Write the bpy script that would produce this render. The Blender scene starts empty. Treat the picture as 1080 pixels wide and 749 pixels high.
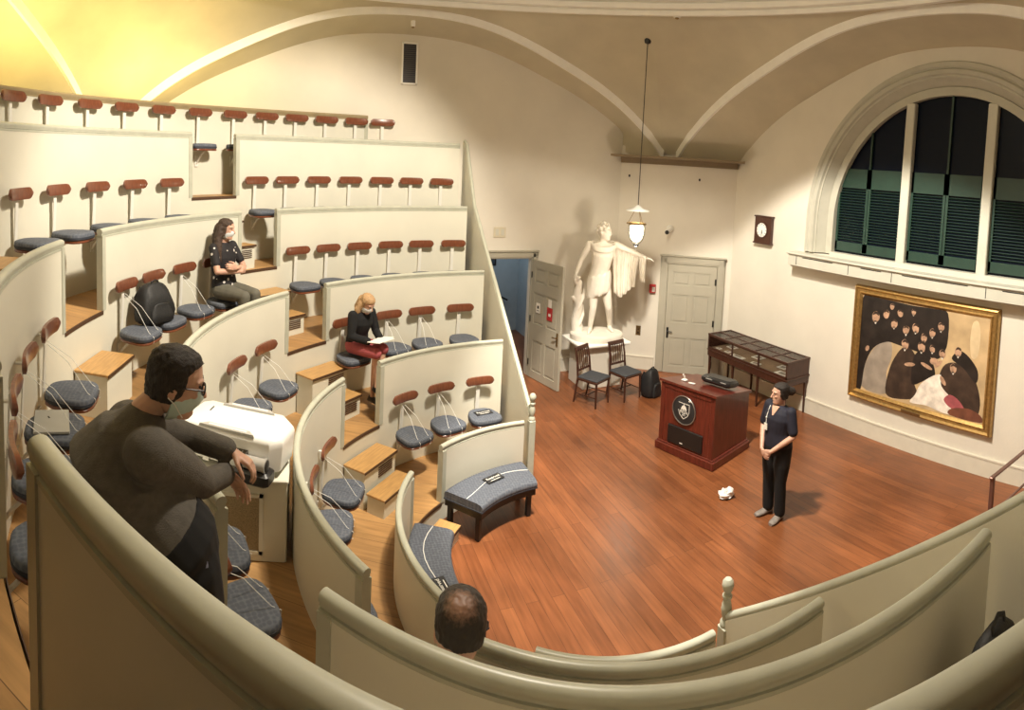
import bpy, math, random
import numpy as np
from mathutils import Matrix, Vector
rnd = random.Random(7)
COL = bpy.context.scene.collection
PI = math.pi
def rad(d): return math.radians(d)
def pol(r, deg, z=0.0): return Vector((r*math.cos(rad(deg)), r*math.sin(rad(deg)), z))

# ------------------------------------------------------------------ materials
def new_mat(name):
    m = bpy.data.materials.new(name); m.use_nodes = True
    nt = m.node_tree
    return m, nt, nt.nodes['Principled BSDF']
def mat(name, col, rough=0.5, var=0.08, scale=6.0, metal=0.0, bump=0.0, bscale=60.0, spec=0.5, coat=0.0, detail=4.0, stretch=None, sub=0.0):
    m, nt, b = new_mat(name)
    N, L = nt.nodes, nt.links
    tc = N.new('ShaderNodeTexCoord'); mp = N.new('ShaderNodeMapping')
    L.new(tc.outputs['Object'], mp.inputs['Vector'])
    if stretch: mp.inputs['Scale'].default_value = stretch
    nz = N.new('ShaderNodeTexNoise'); nz.inputs['Scale'].default_value = scale; nz.inputs['Detail'].default_value = detail
    L.new(mp.outputs['Vector'], nz.inputs['Vector'])
    cr = N.new('ShaderNodeValToRGB')
    cr.color_ramp.elements[0].position = 0.3; cr.color_ramp.elements[1].position = 0.7
    cr.color_ramp.elements[0].color = tuple(c*(1-var) for c in col)+(1,)
    cr.color_ramp.elements[1].color = tuple(min(1, c*(1+var)) for c in col)+(1,)
    L.new(nz.outputs['Fac'], cr.inputs['Fac']); L.new(cr.outputs['Color'], b.inputs['Base Color'])
    b.inputs['Roughness'].default_value = rough; b.inputs['Metallic'].default_value = metal
    b.inputs['Specular IOR Level'].default_value = spec
    b.inputs['Coat Weight'].default_value = coat
    if sub: b.inputs['Subsurface Weight'].default_value = sub; b.inputs['Subsurface Radius'].default_value = (.02,.008,.004)
    if bump:
        n2 = N.new('ShaderNodeTexNoise'); n2.inputs['Scale'].default_value = bscale
        L.new(mp.outputs['Vector'], n2.inputs['Vector'])
        bp = N.new('ShaderNodeBump'); bp.inputs['Strength'].default_value = bump; bp.inputs['Distance'].default_value = 0.01
        L.new(n2.outputs['Fac'], bp.inputs['Height']); L.new(bp.outputs['Normal'], b.inputs['Normal'])
    return m
def plank_mat(name, c1, c2, rot=0.0, plank=0.11, length=2.6, rough=0.35, gap=(.05,.02,.01), coat=0.0):
    m, nt, b = new_mat(name); N, L = nt.nodes, nt.links
    tc = N.new('ShaderNodeTexCoord'); mp = N.new('ShaderNodeMapping'); mp.inputs['Rotation'].default_value = (0,0,rot)
    L.new(tc.outputs['Object'], mp.inputs['Vector'])
    bt = N.new('ShaderNodeTexBrick'); bt.inputs['Scale'].default_value = 1.0
    bt.inputs['Brick Width'].default_value = length; bt.inputs['Row Height'].default_value = plank
    bt.inputs['Mortar Size'].default_value = 0.002; bt.inputs['Mortar Smooth'].default_value = .3
    bt.inputs['Color1'].default_value = c1+(1,); bt.inputs['Color2'].default_value = c2+(1,); bt.inputs['Mortar'].default_value = gap+(1,)
    bt.offset = .37
    L.new(mp.outputs['Vector'], bt.inputs['Vector'])
    mp2 = N.new('ShaderNodeMapping'); mp2.inputs['Scale'].default_value = (1.2, 14, 1)
    L.new(mp.outputs['Vector'], mp2.inputs['Vector'])
    nz = N.new('ShaderNodeTexNoise'); nz.inputs['Scale'].default_value = 2.0; nz.inputs['Detail'].default_value = 8
    L.new(mp2.outputs['Vector'], nz.inputs['Vector'])
    n3 = N.new('ShaderNodeTexNoise'); n3.inputs['Scale'].default_value = 0.9; n3.inputs['Detail'].default_value = 3
    L.new(mp.outputs['Vector'], n3.inputs['Vector'])
    mx = N.new('ShaderNodeMix'); mx.data_type='RGBA'; mx.blend_type='OVERLAY'; mx.inputs['Factor'].default_value = .5
    L.new(bt.outputs['Color'], mx.inputs[6]); L.new(nz.outputs['Fac'], mx.inputs[7])
    mx2 = N.new('ShaderNodeMix'); mx2.data_type='RGBA'; mx2.blend_type='OVERLAY'; mx2.inputs['Factor'].default_value = .8
    L.new(mx.outputs[2], mx2.inputs[6]); L.new(n3.outputs['Fac'], mx2.inputs[7])
    L.new(mx2.outputs[2], b.inputs['Base Color'])
    mr = N.new('ShaderNodeMapRange'); mr.inputs['To Min'].default_value = rough-.08; mr.inputs['To Max'].default_value = rough+.15
    L.new(nz.outputs['Fac'], mr.inputs['Value']); L.new(mr.outputs['Result'], b.inputs['Roughness'])
    bp = N.new('ShaderNodeBump'); bp.inputs['Strength'].default_value = .15; bp.inputs['Distance'].default_value = .004
    L.new(bt.outputs['Fac'], bp.inputs['Height']); bp.invert = True
    L.new(bp.outputs['Normal'], b.inputs['Normal'])
    b.inputs['Coat Weight'].default_value = coat
    return m
def cushion_mat(name):
    m, nt, b = new_mat(name); N, L = nt.nodes, nt.links
    tc = N.new('ShaderNodeTexCoord')
    v = N.new('ShaderNodeTexVoronoi'); v.inputs['Scale'].default_value = 32; v.feature='F1'; v.inputs['Randomness'].default_value=.35
    L.new(tc.outputs['Object'], v.inputs['Vector'])
    cr = N.new('ShaderNodeValToRGB'); e = cr.color_ramp.elements
    e[0].position=.36; e[0].color=(.090,.100,.126,1); e[1].position=.62; e[1].color=(.132,.146,.174,1)
    L.new(v.outputs['Distance'], cr.inputs['Fac']); L.new(cr.outputs['Color'], b.inputs['Base Color'])
    b.inputs['Roughness'].default_value=.75; b.inputs['Specular IOR Level'].default_value=.25
    nz = N.new('ShaderNodeTexNoise'); nz.inputs['Scale'].default_value=400
    L.new(tc.outputs['Object'], nz.inputs['Vector'])
    bp = N.new('ShaderNodeBump'); bp.inputs['Strength'].default_value=.2; bp.inputs['Distance'].default_value=.004
    L.new(nz.outputs['Fac'], bp.inputs['Height']); L.new(bp.outputs['Normal'], b.inputs['Normal'])
    return m
def emit(name, col, s):
    m, nt, b = new_mat(name)
    b.inputs['Base Color'].default_value = col+(1,); b.inputs['Emission Color'].default_value = col+(1,); b.inputs['Emission Strength'].default_value = s
    return m

M = {}
M['cream']  = mat('cream_paint', (.66,.64,.545), .45, .04, 1.5, bump=.05, bscale=30)
M['cap']    = mat('rail_paint', (.45,.455,.375), .34, .06, 8)
M['topcap'] = mat('brown_rail_paint', (.30,.235,.13), .45, .1, 8)
M['dim']    = mat('bounce_cut_dark', (.10,.082,.06), .7, .15, 3)  # dark only to cut bounced light from unseen walls and parapets
M['wall']   = mat('plaster_wall', (.70,.655,.565), .8, .05, 1.2, bump=.08, bscale=25)
M['ceil']   = mat('plaster_ceiling', (.57,.515,.385), .85, .07, 1.6, bump=.08, bscale=20)
M['white']  = mat('white_moulding', (.90,.88,.82), .6, .03, 5)
M['floor']  = plank_mat('arena_planks', (.245,.086,.032), (.172,.057,.021), PI/2, .13, 2.6, .30, (.06,.02,.008))
M['tier']   = plank_mat('tier_planks', (.42,.24,.095), (.33,.18,.07), 0.4, .3, 3.0, .45, (.10,.05,.02))
M['nosing'] = mat('dark_nosing', (.07,.035,.018), .5, .1)
M['woodtop']= mat('oak_tread', (.47,.27,.10), .42, .16, 3, stretch=(2,18,2))
M['pad']    = mat('varnished_back', (.165,.052,.025), .28, .25, 3, stretch=(18,3,3), coat=.3)
M['post']   = mat('white_enamel', (.74,.72,.66), .4, .03)
M['cush']   = cushion_mat('slate_fabric')
M['piping'] = mat('dark_piping', (.03,.035,.05), .8, .1)
M['string'] = mat('white_string', (.85,.85,.82), .8, .02)
M['door']   = mat('stone_grey_paint', (.40,.375,.30), .45, .05, 3)
M['brass']  = mat('aged_brass', (.30,.21,.10), .35, .1, 20, metal=.9)
M['black']  = mat('black_iron', (.012,.011,.011), .4, .1)
M['mahog']  = mat('mahogany', (.115,.020,.012), .28, .3, 3, stretch=(12,12,1.5), coat=.3)
M['darkwood']=mat('dark_walnut', (.055,.020,.012), .32, .25, 4, stretch=(10,10,2), coat=.2)
M['gold']   = mat('gilt_frame', (.46,.29,.10), .38, .2, 25, metal=.75)
M['green']  = mat('green_shutter_paint', (.013,.040,.028), .45, .1)
M['plaster']= mat('plaster_cast', (.78,.73,.64), .6, .05, 8, bump=.06, bscale=40)
M['skin']   = mat('skin', (.56,.33,.24), .5, .08, 18, sub=.15)
M['glass']  = None
m, nt, b = new_mat('clear_glass'); b.inputs['Transmission Weight'].default_value=1; b.inputs['Roughness'].default_value=.02; b.inputs['IOR'].default_value=1.15; b.inputs['Base Color'].default_value=(.95,.97,.97,1)
M['glass'] = m

# ------------------------------------------------------------------ mesh builder
class MB:
    def __init__(s): s.v=[]; s.f=[]
    def add(s, vs, fs):
        o=len(s.v); s.v += [tuple(p) for p in vs]; s.f += [tuple(i+o for i in f) for f in fs]; return s
    def box(s, c, d, rz=0.0, rx=0.0, ry=0.0):
        R = Matrix.Rotation(rz,3,'Z') @ Matrix.Rotation(ry,3,'Y') @ Matrix.Rotation(rx,3,'X'); c=Vector(c)
        vs=[c+R@Vector((x*d[0]/2,y*d[1]/2,z*d[2]/2)) for x in(-1,1) for y in(-1,1) for z in(-1,1)]
        return s.add(vs,[(0,1,3,2),(4,6,7,5),(0,4,5,1),(2,3,7,6),(0,2,6,4),(1,5,7,3)])
    def bbox(s, c, d, bev=0.01, rz=0.0, rx=0.0, ry=0.0):
        """box with chamfered edges"""
        R = Matrix.Rotation(rz,3,'Z') @ Matrix.Rotation(ry,3,'Y') @ Matrix.Rotation(rx,3,'X'); c=Vector(c)
        hx,hy,hz=d[0]/2,d[1]/2,d[2]/2; b=min(bev,hx*.9,hy*.9,hz*.9)
        rings=[]
        def ring(x,y,z): return [(-x+b,-y,z),(x-b,-y,z),(x,-y+b,z),(x,y-b,z),(x-b,y,z),(-x+b,y,z),(-x,y-b,z),(-x,-y+b,z)]
        for (z,ins) in ((-hz,b),(-hz+b,0),(hz-b,0),(hz,b)):
            rings.append([c+R@Vector(p) for p in ring(hx-ins,hy-ins,z)])
        return s.loft(rings, closed=True, caps=True)
    def loft(s, rings, closed=True, caps=True):
        n=len(rings[0]); vs=[p for r in rings for p in r]; fs=[]
        for i in range(len(rings)-1):
            for j in range(n if closed else n-1):
                k=(j+1)%n; fs.append((i*n+j,i*n+k,(i+1)*n+k,(i+1)*n+j))
        if caps and closed:
            fs.append(tuple(range(n-1,-1,-1))); fs.append(tuple((len(rings)-1)*n+j for j in range(n)))
        return s.add(vs,fs)
    def tube(s, pts, r, seg=8, flat=1.0, up=None, caps=True):
        pts=[Vector(p) for p in pts]; n=len(pts); rr = r if hasattr(r,'__len__') else [r]*n
        rings=[]; prev=None
        for i in range(n):
            t=(pts[min(i+1,n-1)]-pts[max(i-1,0)]).normalized()
            if prev is None:
                a = Vector(up) if up else (Vector((0,0,1)) if abs(t.z)<.9 else Vector((1,0,0)))
            else: a=prev
            a=(a-t*a.dot(t)).normalized(); prev=a; bb=t.cross(a)
            ra,rb = rr[i] if hasattr(rr[i],'__len__') else (rr[i]*flat, rr[i])
            rings.append([pts[i]+a*ra*math.cos(2*PI*j/seg)+bb*rb*math.sin(2*PI*j/seg) for j in range(seg)])
        return s.loft(rings,True,caps)
    def lathe(s, prof, c=(0,0,0), seg=20, sx=1.0, sy=1.0, ring=False):
        c=Vector(c); rings=[[c+Vector((max(r,1e-4)*sx*math.cos(2*PI*j/seg),max(r,1e-4)*sy*math.sin(2*PI*j/seg),z)) for j in range(seg)] for r,z in (list(prof)+[prof[0]] if ring else prof)]
        return s.loft(rings,True,not ring)
    def sphere(s, c, r, seg=14, rings=9, R=None):
        c=Vector(c); r=r if hasattr(r,'__len__') else (r,r,r); rr=[]
        for i in range(rings+1):
            th=PI*i/rings; q=max(math.sin(th),1e-3)
            ring=[Vector((r[0]*q*math.cos(2*PI*j/seg), r[1]*q*math.sin(2*PI*j/seg), -r[2]*math.cos(th))) for j in range(seg)]
            rr.append([c+(R@p if R else p) for p in ring])
        return s.loft(rr)
    def prism(s, poly, z0, z1, T=None):
        n=len(poly); vs=[Vector((x,y,z0)) for x,y in poly]+[Vector((x,y,z1)) for x,y in poly]
        if T: vs=[T@v for v in vs]
        return s.add(vs,[tuple(range(n-1,-1,-1)),tuple(range(n,2*n))]+[(i,(i+1)%n,n+(i+1)%n,n+i) for i in range(n)])
    def arc(s, prof, r, a0, a1, step=1.5):
        """closed (dr,z) profile swept about the seating centre from a0 to a1 degrees"""
        n=max(2,int(abs(a1-a0)/step)+1)
        return s.loft([[pol(r+dr, a0+(a1-a0)*i/(n-1), z) for dr,z in prof] for i in range(n)])
    def xf(s, T, i0=0):
        s.v[i0:]=[tuple(T@Vector(p)) for p in s.v[i0:]]; return s
    def mesh(s, name, ma, smooth=False, angle=35):
        me=bpy.data.meshes.new(name); me.from_pydata(s.v,[],s.f)
        for q in (ma if isinstance(ma,(list,tuple)) else [ma]): me.materials.append(q)
        import bmesh
        bm=bmesh.new(); bm.from_mesh(me); bmesh.ops.recalc_face_normals(bm,faces=bm.faces); bm.to_mesh(me); bm.free()
        if smooth:
            me.polygons.foreach_set('use_smooth',[True]*len(me.polygons))
            try: me.set_sharp_from_angle(angle=rad(angle))
            except Exception: pass
        me.update(); return me
    def build(s, name, ma, parent=None, smooth=False, loc=None, rz=0.0, angle=35):
        o=bpy.data.objects.new(name, s.mesh(name,ma,smooth,angle)); COL.objects.link(o)
        if parent: o.parent=parent
        if loc is not None: o.location=loc
        if rz: o.rotation_euler=(0,0,rz)
        return o
def link_mesh(name, me, parent=None):
    o=bpy.data.objects.new(name, me); COL.objects.link(o)
    if parent: o.parent=parent
    return o
def tag(o, label, cat, group=None, kind=None):
    o['label']=label; o['category']=cat
    if group: o['group']=group
    if kind: o['kind']=kind
    return o
def thing(name, label, cat, loc=(0,0,0), rz=0.0, group=None):
    o=bpy.data.objects.new(name,None); COL.objects.link(o); o.location=loc; o.rotation_euler=(0,0,rz); o.empty_display_size=.1
    return tag(o,label,cat,group)
def struct(o): o['kind']='structure'; return o
def dup(root, loc, rz, label, group=None):
    r=root.copy(); COL.objects.link(r); r.location=loc; r.rotation_euler=(0,0,rz); r['label']=label
    if group: r['group']=group
    for ch in list(root.children):
        c=ch.copy(); COL.objects.link(c); c.parent=r
        for g in list(ch.children):
            d=g.copy(); COL.objects.link(d); d.parent=c
    return r

# ------------------------------------------------------------------ camera (phone panorama: cylindrical sweep)
RX=(0.94090684,-0.33563229,0.04522492); DN=(0.01989169,-0.07853843,-0.99671261); FW=(0.33808083,0.93871331,-0.06722106)
CAM=Vector((-2.69592,-4.79126,4.05972)); FPX=618.948; CY=216.754
cd=bpy.data.cameras.new('camera'); cam=bpy.data.objects.new('camera',cd); COL.objects.link(cam)
cam.matrix_world=Matrix(((RX[0],-DN[0],-FW[0],CAM[0]),(RX[1],-DN[1],-FW[1],CAM[1]),(RX[2],-DN[2],-FW[2],CAM[2]),(0,0,0,1)))
cd.type='PANO'; cd.panorama_type='CENTRAL_CYLINDRICAL'
cd.central_cylindrical_range_u_min=-540/FPX; cd.central_cylindrical_range_u_max=540/FPX
cd.central_cylindrical_range_v_min=(CY-749)/FPX; cd.central_cylindrical_range_v_max=CY/FPX
cd.central_cylindrical_radius=1.0; cd.clip_start=.02
bpy.context.scene.camera=cam

# ------------------------------------------------------------------ room numbers (metres; seating centre = origin, arena floor z=0)
RR=[1.85,2.765,3.751,4.836,5.47,5.92]          # radius of each curved parapet
HH=[.888,1.653,2.442,3.342,4.42,4.86]          # its rail top
LL=[0.0,.22,.86,1.67,2.50,3.50]                # floor in front of parapet 1 (arena), then tiers 1..5
XW, YW, XB, YB = 5.20, 5.65, -7.35, -6.70      # window wall, left wall, back wall, right wall
CXD, CYD = -1.08, -.5                          # dome centre
ZC=4.32                                        # chamfer cornice height
A=Vector((3.40,5.65,0)); B=Vector((5.20,4.10,0))

# ------------------------------------------------------------------ floors
struct(MB().box((-1.0,-.5,-.06),(12.9,12.6,.12)).build('floor',M['floor']))
SEG={1:[(90.5,129,'right'),(150,206.5,'middle'),(231,269.5,'near')],
     2:[(90.5,131,'right'),(146,213,'middle'),(226,269.5,'near')],
     3:[(90.5,131,'right'),(142,214.4,'middle'),(226,269.5,'near')],
     4:[(90.5,131,'right'),(139,171,'middle'),(181,218.5,'left'),(226,269.5,'near')],
     5:[(90.5,134.2,'right'),(143,205,'middle')],
     6:[(106.8,205,'middle')]}
for k in range(1,6):
    r0=RR[k-1]-.020; r1=RR[k] if k<5 else 5.9
    z=LL[k]; a1=269.5 if k<5 else 205
    mb=MB()
    if k==4: mb.arc([(0,z-.03),(0,z),(RR[4]-r0,z),(RR[4]-r0,z-.03)],r0,90.5,205,2).arc([(0,z-.03),(0,z),(6.3-r0,z),(6.3-r0,z-.03)],r0,205,a1,2)
    else: mb.arc([(0,z-.03),(0,z),(r1-r0,z),(r1-r0,z-.03)],r0,90.5,a1,2)
    o=struct(mb.build('floor_tier_%d'%k,M['tier']))
    # dark nosing and cream riser, only where an aisle cuts the parapet
    segs=sorted(SEG[k]); 
    for i in range(len(segs)-1):
        g0,g1=segs[i][1],segs[i+1][0]
        MB().arc([(-.035,z-.04),(-.035,z-.002),(-.029,z+.002),(-.029,z-.04)],RR[k-1],g0,g1,1).build('nosing',M['nosing'],o)
        MB().arc([(-.028,LL[k-1]),(-.028,z-.032),(.028,z-.032),(.028,LL[k-1])],RR[k-1],g0,g1,1).build('riser',M['cream'],o)

# ------------------------------------------------------------------ curved parapets
def cap_profile(h, w=.036):
    pr=[]
    for i in range(9):
        t=PI*i/8; pr.append((w*math.cos(t), h-w*.8+w*.8*math.sin(t)))
    pr += [(-w,h-w*1.2),(-w+.006,h-w*1.5),(-w+.006,h-w*1.9),(-w+.012,h-w*1.95),(-w+.012,h-w*2.2),(-w+.002,h-w*2.25),(-w+.002,h-w*2.75),(w-.002,h-w*2.75),(w-.002,h-w*2.25),(w-.012,h-w*2.2),(w-.012,h-w*1.95),(w-.006,h-w*1.9),(w-.006,h-w*1.5),(w,h-w*1.2)]
    return pr
for k in SEG:
    for a0,a1,side in SEG[k]:
        h=HH[k-1]; r=RR[k-1]; zb=LL[k-1]
        o=struct(MB().arc([(-.028,zb),(-.028,h-.08),(.028,h-.08),(.028,zb)],r,a0,a1,1.5).build('wall_tier_%d_%s'%(k,side),M['cream'],None,True,angle=40))
        e=.012/r*57.3
        MB().arc(cap_profile(h,.029 if k<4 else .033),r,a0-(e if a0>91 else 0),a1+(e if a1<269 else 0),1.2).build('rail_cap',M['cap'] if k<6 else M['topcap'],o,True,angle=50)
        zl=LL[k] if k<6 else LL[5]
        w=.055/r*57.3
        for s0,s1 in ((a0-e,a0+w),(a1-w,a1+e)):
            if s0<91 or s1>269: continue
            MB().arc([(-.036,zl),(-.036,h-.07),(.036,h-.07),(.036,zl)],r,s0,s1,.5).build('end_post',M['cap'],o)

# fourth-tier back wall on the near side, just behind where the photographer stands; unseen, added dark to block light
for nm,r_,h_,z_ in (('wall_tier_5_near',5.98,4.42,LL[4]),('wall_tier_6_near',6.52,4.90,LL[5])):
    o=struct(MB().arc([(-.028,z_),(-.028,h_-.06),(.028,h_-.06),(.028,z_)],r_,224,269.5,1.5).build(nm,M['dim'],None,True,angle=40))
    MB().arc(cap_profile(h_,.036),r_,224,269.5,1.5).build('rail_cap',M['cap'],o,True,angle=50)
struct(MB().arc([(0,LL[5]-.03),(0,LL[5]),(.5,LL[5]),(.5,LL[5]-.03)],6.0,224,269.5,2).build('floor_tier_5_near',M['tier']))

# raked end partitions (both ends of the horseshoe)
def end_partition(sgn,name):
    ys=[1.88,2.765,3.751,4.836,5.47]; zs=[.93+.06,1.653+.05,2.442+.05,3.342+.05,4.42+.02]
    yend=YW if sgn>0 else 6.6
    ys.append(yend); zs.append(zs[-1]+(yend-5.47)*(.35 if sgn>0 else 1.0))
    T=Matrix(((0,0,1,.09),(sgn,0,0,0),(0,1,0,0),(0,0,0,1)))
    poly=[(ys[0],0)]+[(y,z-.05) for y,z in zip(ys,zs)]+[(ys[-1],0)]
    o=struct(MB().prism(poly,-.03,.03,T).build(name,M['cream']))
    pts=[Vector((.09,sgn*y,z-.03)) for y,z in zip(ys,zs)]
    MB().tube(pts,.030,12).build('raked_rail',M['cap'],o,True)
    # newel post
    x,y=.09,sgn*1.85
    mb=MB().bbox((x,y,.44),(.085,.085,.88),.008)
    mb.lathe([(.030,.87),(.042,.89),(.040,.91),(.026,.93),(.034,.96),(.040,1.0),(.034,1.04),(.024,1.07),(.036,1.085),(.036,1.10),(.022,1.11),(.020,1.125),(.036,1.14),(.044,1.17),(.040,1.20),(.024,1.22),(.002,1.225)],(x,y,0),16)
    MB.build(mb,'newel_post',M['cap'],o,True)
    return o
end_partition(1,'wall_end_far'); end_partition(-1,'wall_end_near')

# ------------------------------------------------------------------ room shell
def wall_quad(name,p0,p1,z0,z1,th=.12,holes=(),ma=None,out=None):
    """vertical wall along p0->p1 with rectangular holes (s0,s1,z0,z1); thickness goes to the outside"""
    p0=Vector((p0[0],p0[1],0)); p1=Vector((p1[0],p1[1],0)); t=(p1-p0); Ln=t.length; t.normalize(); n=Vector((t.y,-t.x,0))
    ss=sorted({0,Ln,*[h[0] for h in holes],*[h[1] for h in holes]}); zz=sorted({z0,z1,*[h[2] for h in holes],*[h[3] for h in holes]})
    mb=MB()
    for i in range(len(ss)-1):
        for j in range(len(zz)-1):
            sm=(ss[i]+ss[i+1])/2; zm=(zz[j]+zz[j+1])/2
            if any(h[0]<sm<h[1] and h[2]<zm<h[3] for h in holes): continue
            c=p0+t*sm+n*(-th/2 if not out else th/2*out); 
            mb.box((c.x,c.y,zm),(ss[i+1]-ss[i],th,zz[j+1]-zz[j]),math.atan2(t.y,t.x))
    return struct(mb.build(name,ma or M['wall']))
# left wall (door opening x .62..1.50)
wall_quad('wall_left',(XB,YW),(3.40,YW),0,6.8,.12,[(.58-XB,1.50-XB,0,2.30)],out=-1)
wall_quad('wall_corner',(A.x,A.y),(B.x,B.y),0,4.6,.12,out=-1)
wall_quad('wall_back',(XB,YB),(XB,YW),4.7,6.9,.12,out=-1)
wall_quad('wall_back_lower',(XB,YB),(XB,YW),0,4.7,.12,ma=M['dim'],out=-1)  # unseen lower walls, here and right, coloured dark to cut bounce
wall_quad('wall_right',(XB,YB),(XW,YB),4.7,6.9,.12,out=1)
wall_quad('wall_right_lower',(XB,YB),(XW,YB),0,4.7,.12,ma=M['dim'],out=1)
# window wall with a half-round opening
WCY,WSP,WR=-.5,3.45,2.62     # centre y, springing z, outer radius of the opening
WRi=2.62
def window_wall():
    mb=MB(); x0,x1=XW,XW+.30
    zt=6.9; n=40
    arc=[(WCY+WR*math.cos(PI*i/n), WSP+WR*math.sin(PI*i/n)) for i in range(n+1)]
    ylo,yhi=YB,4.10
    def q(poly): 
        T=Matrix(((0,0,1,0),(1,0,0,0),(0,1,0,0),(0,0,0,1))); mb.prism(poly,x0,x1,T)
    q([(ylo,0),(yhi,0),(yhi,2.84),(ylo,2.84)]); q([(WCY+WR,2.84),(yhi,2.84),(yhi,WSP),(WCY+WR,WSP)]); q([(ylo,2.84),(WCY-WR,2.84),(WCY-WR,WSP),(ylo,WSP)])
    q([(WCY+WR,WSP),(yhi,WSP),(yhi,zt),(WCY+WR,zt)])
    q([(ylo,WSP),(WCY-WR,WSP),(WCY-WR,zt),(ylo,zt)])
    for i in range(n):
        (ya,za),(yb,zb)=arc[i],arc[i+1]; q([(yb,zb),(ya,za),(ya,zt),(yb,zt)])
    return struct(mb.build('wall_window',M['wall']))
window_wall()

# ------------------------------------------------------------------ dome: four arches, pendentives, soffits, ring
TAB=[(0,1),(.1,.992),(.2,.975),(.3,.925),(.4,.85),(.5,.755),(.6,.655),(.7,.55),(.8,.415),(.88,.28),(.94,.16),(1,0)]
def prof(s):
    s=abs(s)
    for (a,b),(c,d) in zip(TAB,TAB[1:]):
        if s<=c: return b+(d-b)*(s-a)/(c-a)
    return 0
ZP=6.50; Z0=4.36
def smooth_prof(s):
    return sum(prof(min(1,max(-1,s+o)))*w for o,w in ((-.06,.25),(0,.5),(.06,.25))) if abs(s)<.94 else prof(s)
ARCH=[]   # (name, point function)
yl=5.08; xw=4.28; xb=-6.44; yr=-6.08
hwL=5.08; hwW=5.40
def arch_pt(i,s,dz=0.0,off=0.0):
    z=Z0+(ZP-Z0)*smooth_prof(s)+dz
    if i==0: return Vector((CXD-s*hwL, yl+off, z))     # left wall arch
    if i==1: return Vector((xw+off, CYD+s*hwW, z))     # window wall arch
    if i==2: return Vector((CXD+s*hwL, yr-off, z))     # right
    if i==3: return Vector((xb-off, CYD-s*hwW, z))     # back
RINGR,RINGZ=5.15,6.66
NS=64
SS=[-1+2*i/NS for i in range(NS+1)]
SS=[math.copysign(abs(s)**.85,s) for s in SS]
def build_dome():
    mb=MB()
    # pendentives: between the arch edges and the ring, all the way round
    low=[]
    for i in (0,3,2,1):
        low += [arch_pt(i,s,.10) for s in SS]
    low.append(low[0])
    rows=[]
    for t in [j/10 for j in range(11)]:
        row=[]
        for p in low:
            d=Vector((p.x-CXD,p.y-CYD,0)); a=d.normalized(); q=Vector((CXD,CYD,RINGZ))+a*RINGR
            e=p.lerp(q,t); bul=math.sin(PI*t)*.10*max(0,(RINGZ-p.z))
            e=e+a*bul*.8+Vector((0,0,bul*.5)); row.append(e)
        rows.append(row)
    mb.loft(rows,closed=False,caps=False)
    o=struct(mb.build('ceiling',M['ceil'],None,True,angle=60))
    # soffits from the arch edge out to each wall
    WALLP=[lambda s: Vector((max(min(CXD-s*hwL, 3.40),-5.6)*1.0, YW+.02, Z0-.04+(ZP-.16-Z0)*smooth_prof(s))),
           lambda s: Vector((XW+.02, CYD+s*(4.10-CYD), Z0-.04+(ZP-.16-Z0)*smooth_prof(s))),
           lambda s: Vector((CXD+s*hwL, YB-.02, Z0-.04+(ZP-.16-Z0)*smooth_prof(s))),
           lambda s: Vector((XB-.02, CYD-s*(4.6), Z0-.04+(ZP-.16-Z0)*smooth_prof(s)))]
    m2=MB()
    for i in range(4):
        m2.loft([[arch_pt(i,s) for s in SS],[arch_pt(i,s).lerp(WALLP[i](s),.5)+Vector((0,0,.04*smooth_prof(s))) for s in SS],[WALLP[i](s) for s in SS]],closed=False,caps=False)
    m2.build('soffit',M['ceil'],o,True,angle=60)
    m3=MB()
    for i in range(4):
        m3.loft([[arch_pt(i,s,0.0,.0) for s in SS],[arch_pt(i,s,.0,-.05) for s in SS],[arch_pt(i,s,.17+.02*smooth_prof(s),-.07) for s in SS],[arch_pt(i,s,.17,.02) for s in SS]],closed=False,caps=False)
    struct(m3.build('trim_arches',M['white'],None,True,angle=40))
    # ring cornice
    m4=MB(); pr=[(-.02,RINGZ-.10),(-.08,RINGZ-.10),(-.10,RINGZ-.05),(-.06,RINGZ-.04),(-.06,RINGZ-.02),(-.16,RINGZ-.01),(-.18,RINGZ+.05),(-.13,RINGZ+.06),(-.13,RINGZ+.085),(-.26,RINGZ+.09),(-.28,RINGZ+.15),(-.22,RINGZ+.16),(-.22,RINGZ+.185),(-.32,RINGZ+.19),(-.36,RINGZ+.20),(-.36,RINGZ+.30),(.1,RINGZ+.30),(.1,RINGZ-.06)]
    n=96
    m4.loft([[Vector((CXD+(RINGR+dr)*math.cos(2*PI*i/n),CYD+(RINGR+dr)*math.sin(2*PI*i/n),z)) for dr,z in pr] for i in range(n+1)],True,False)
    struct(m4.build('trim_ring_cornice',M['white'],None,True,angle=40))
    m5=MB(); rows=[]
    for j in range(13):
        t=PI/2*j/12; R=4.9*math.cos(t); z=RINGZ+.25+3.2*math.sin(t)
        rows.append([Vector((CXD+max(R,.02)*math.cos(2*PI*i/64),CYD+max(R,.02)*math.sin(2*PI*i/64),z)) for i in range(64)])
    m5.loft(rows,True,False)
    struct(m5.build('ceiling_dome',M['ceil'],None,True,angle=60))
build_dome()
# chamfer cornice: beam with moulding between A and B
t=(B-A).normalized(); n=Vector((-t.y,t.x,0)); 
if n.dot(Vector((-1,-1,0)))<0: n=-n
mid=(A+B)/2; Lc=(B-A).length; ang=math.atan2(t.y,t.x)
mb=MB(); mb.box(tuple(mid+n*.05+Vector((0,0,ZC+.02))),(Lc,.16,.05),ang); mb.box(tuple(mid+n*.03+Vector((0,0,ZC-.04))),(Lc,.10,.07),ang)
mb.box(tuple(mid+n*.2+Vector((0,0,ZC+.06))),(Lc+.25,.7,.04),ang)
struct(mb.build('trim_cornice',mat('cornice_paint',(.24,.18,.11),.7,.05)))
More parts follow.
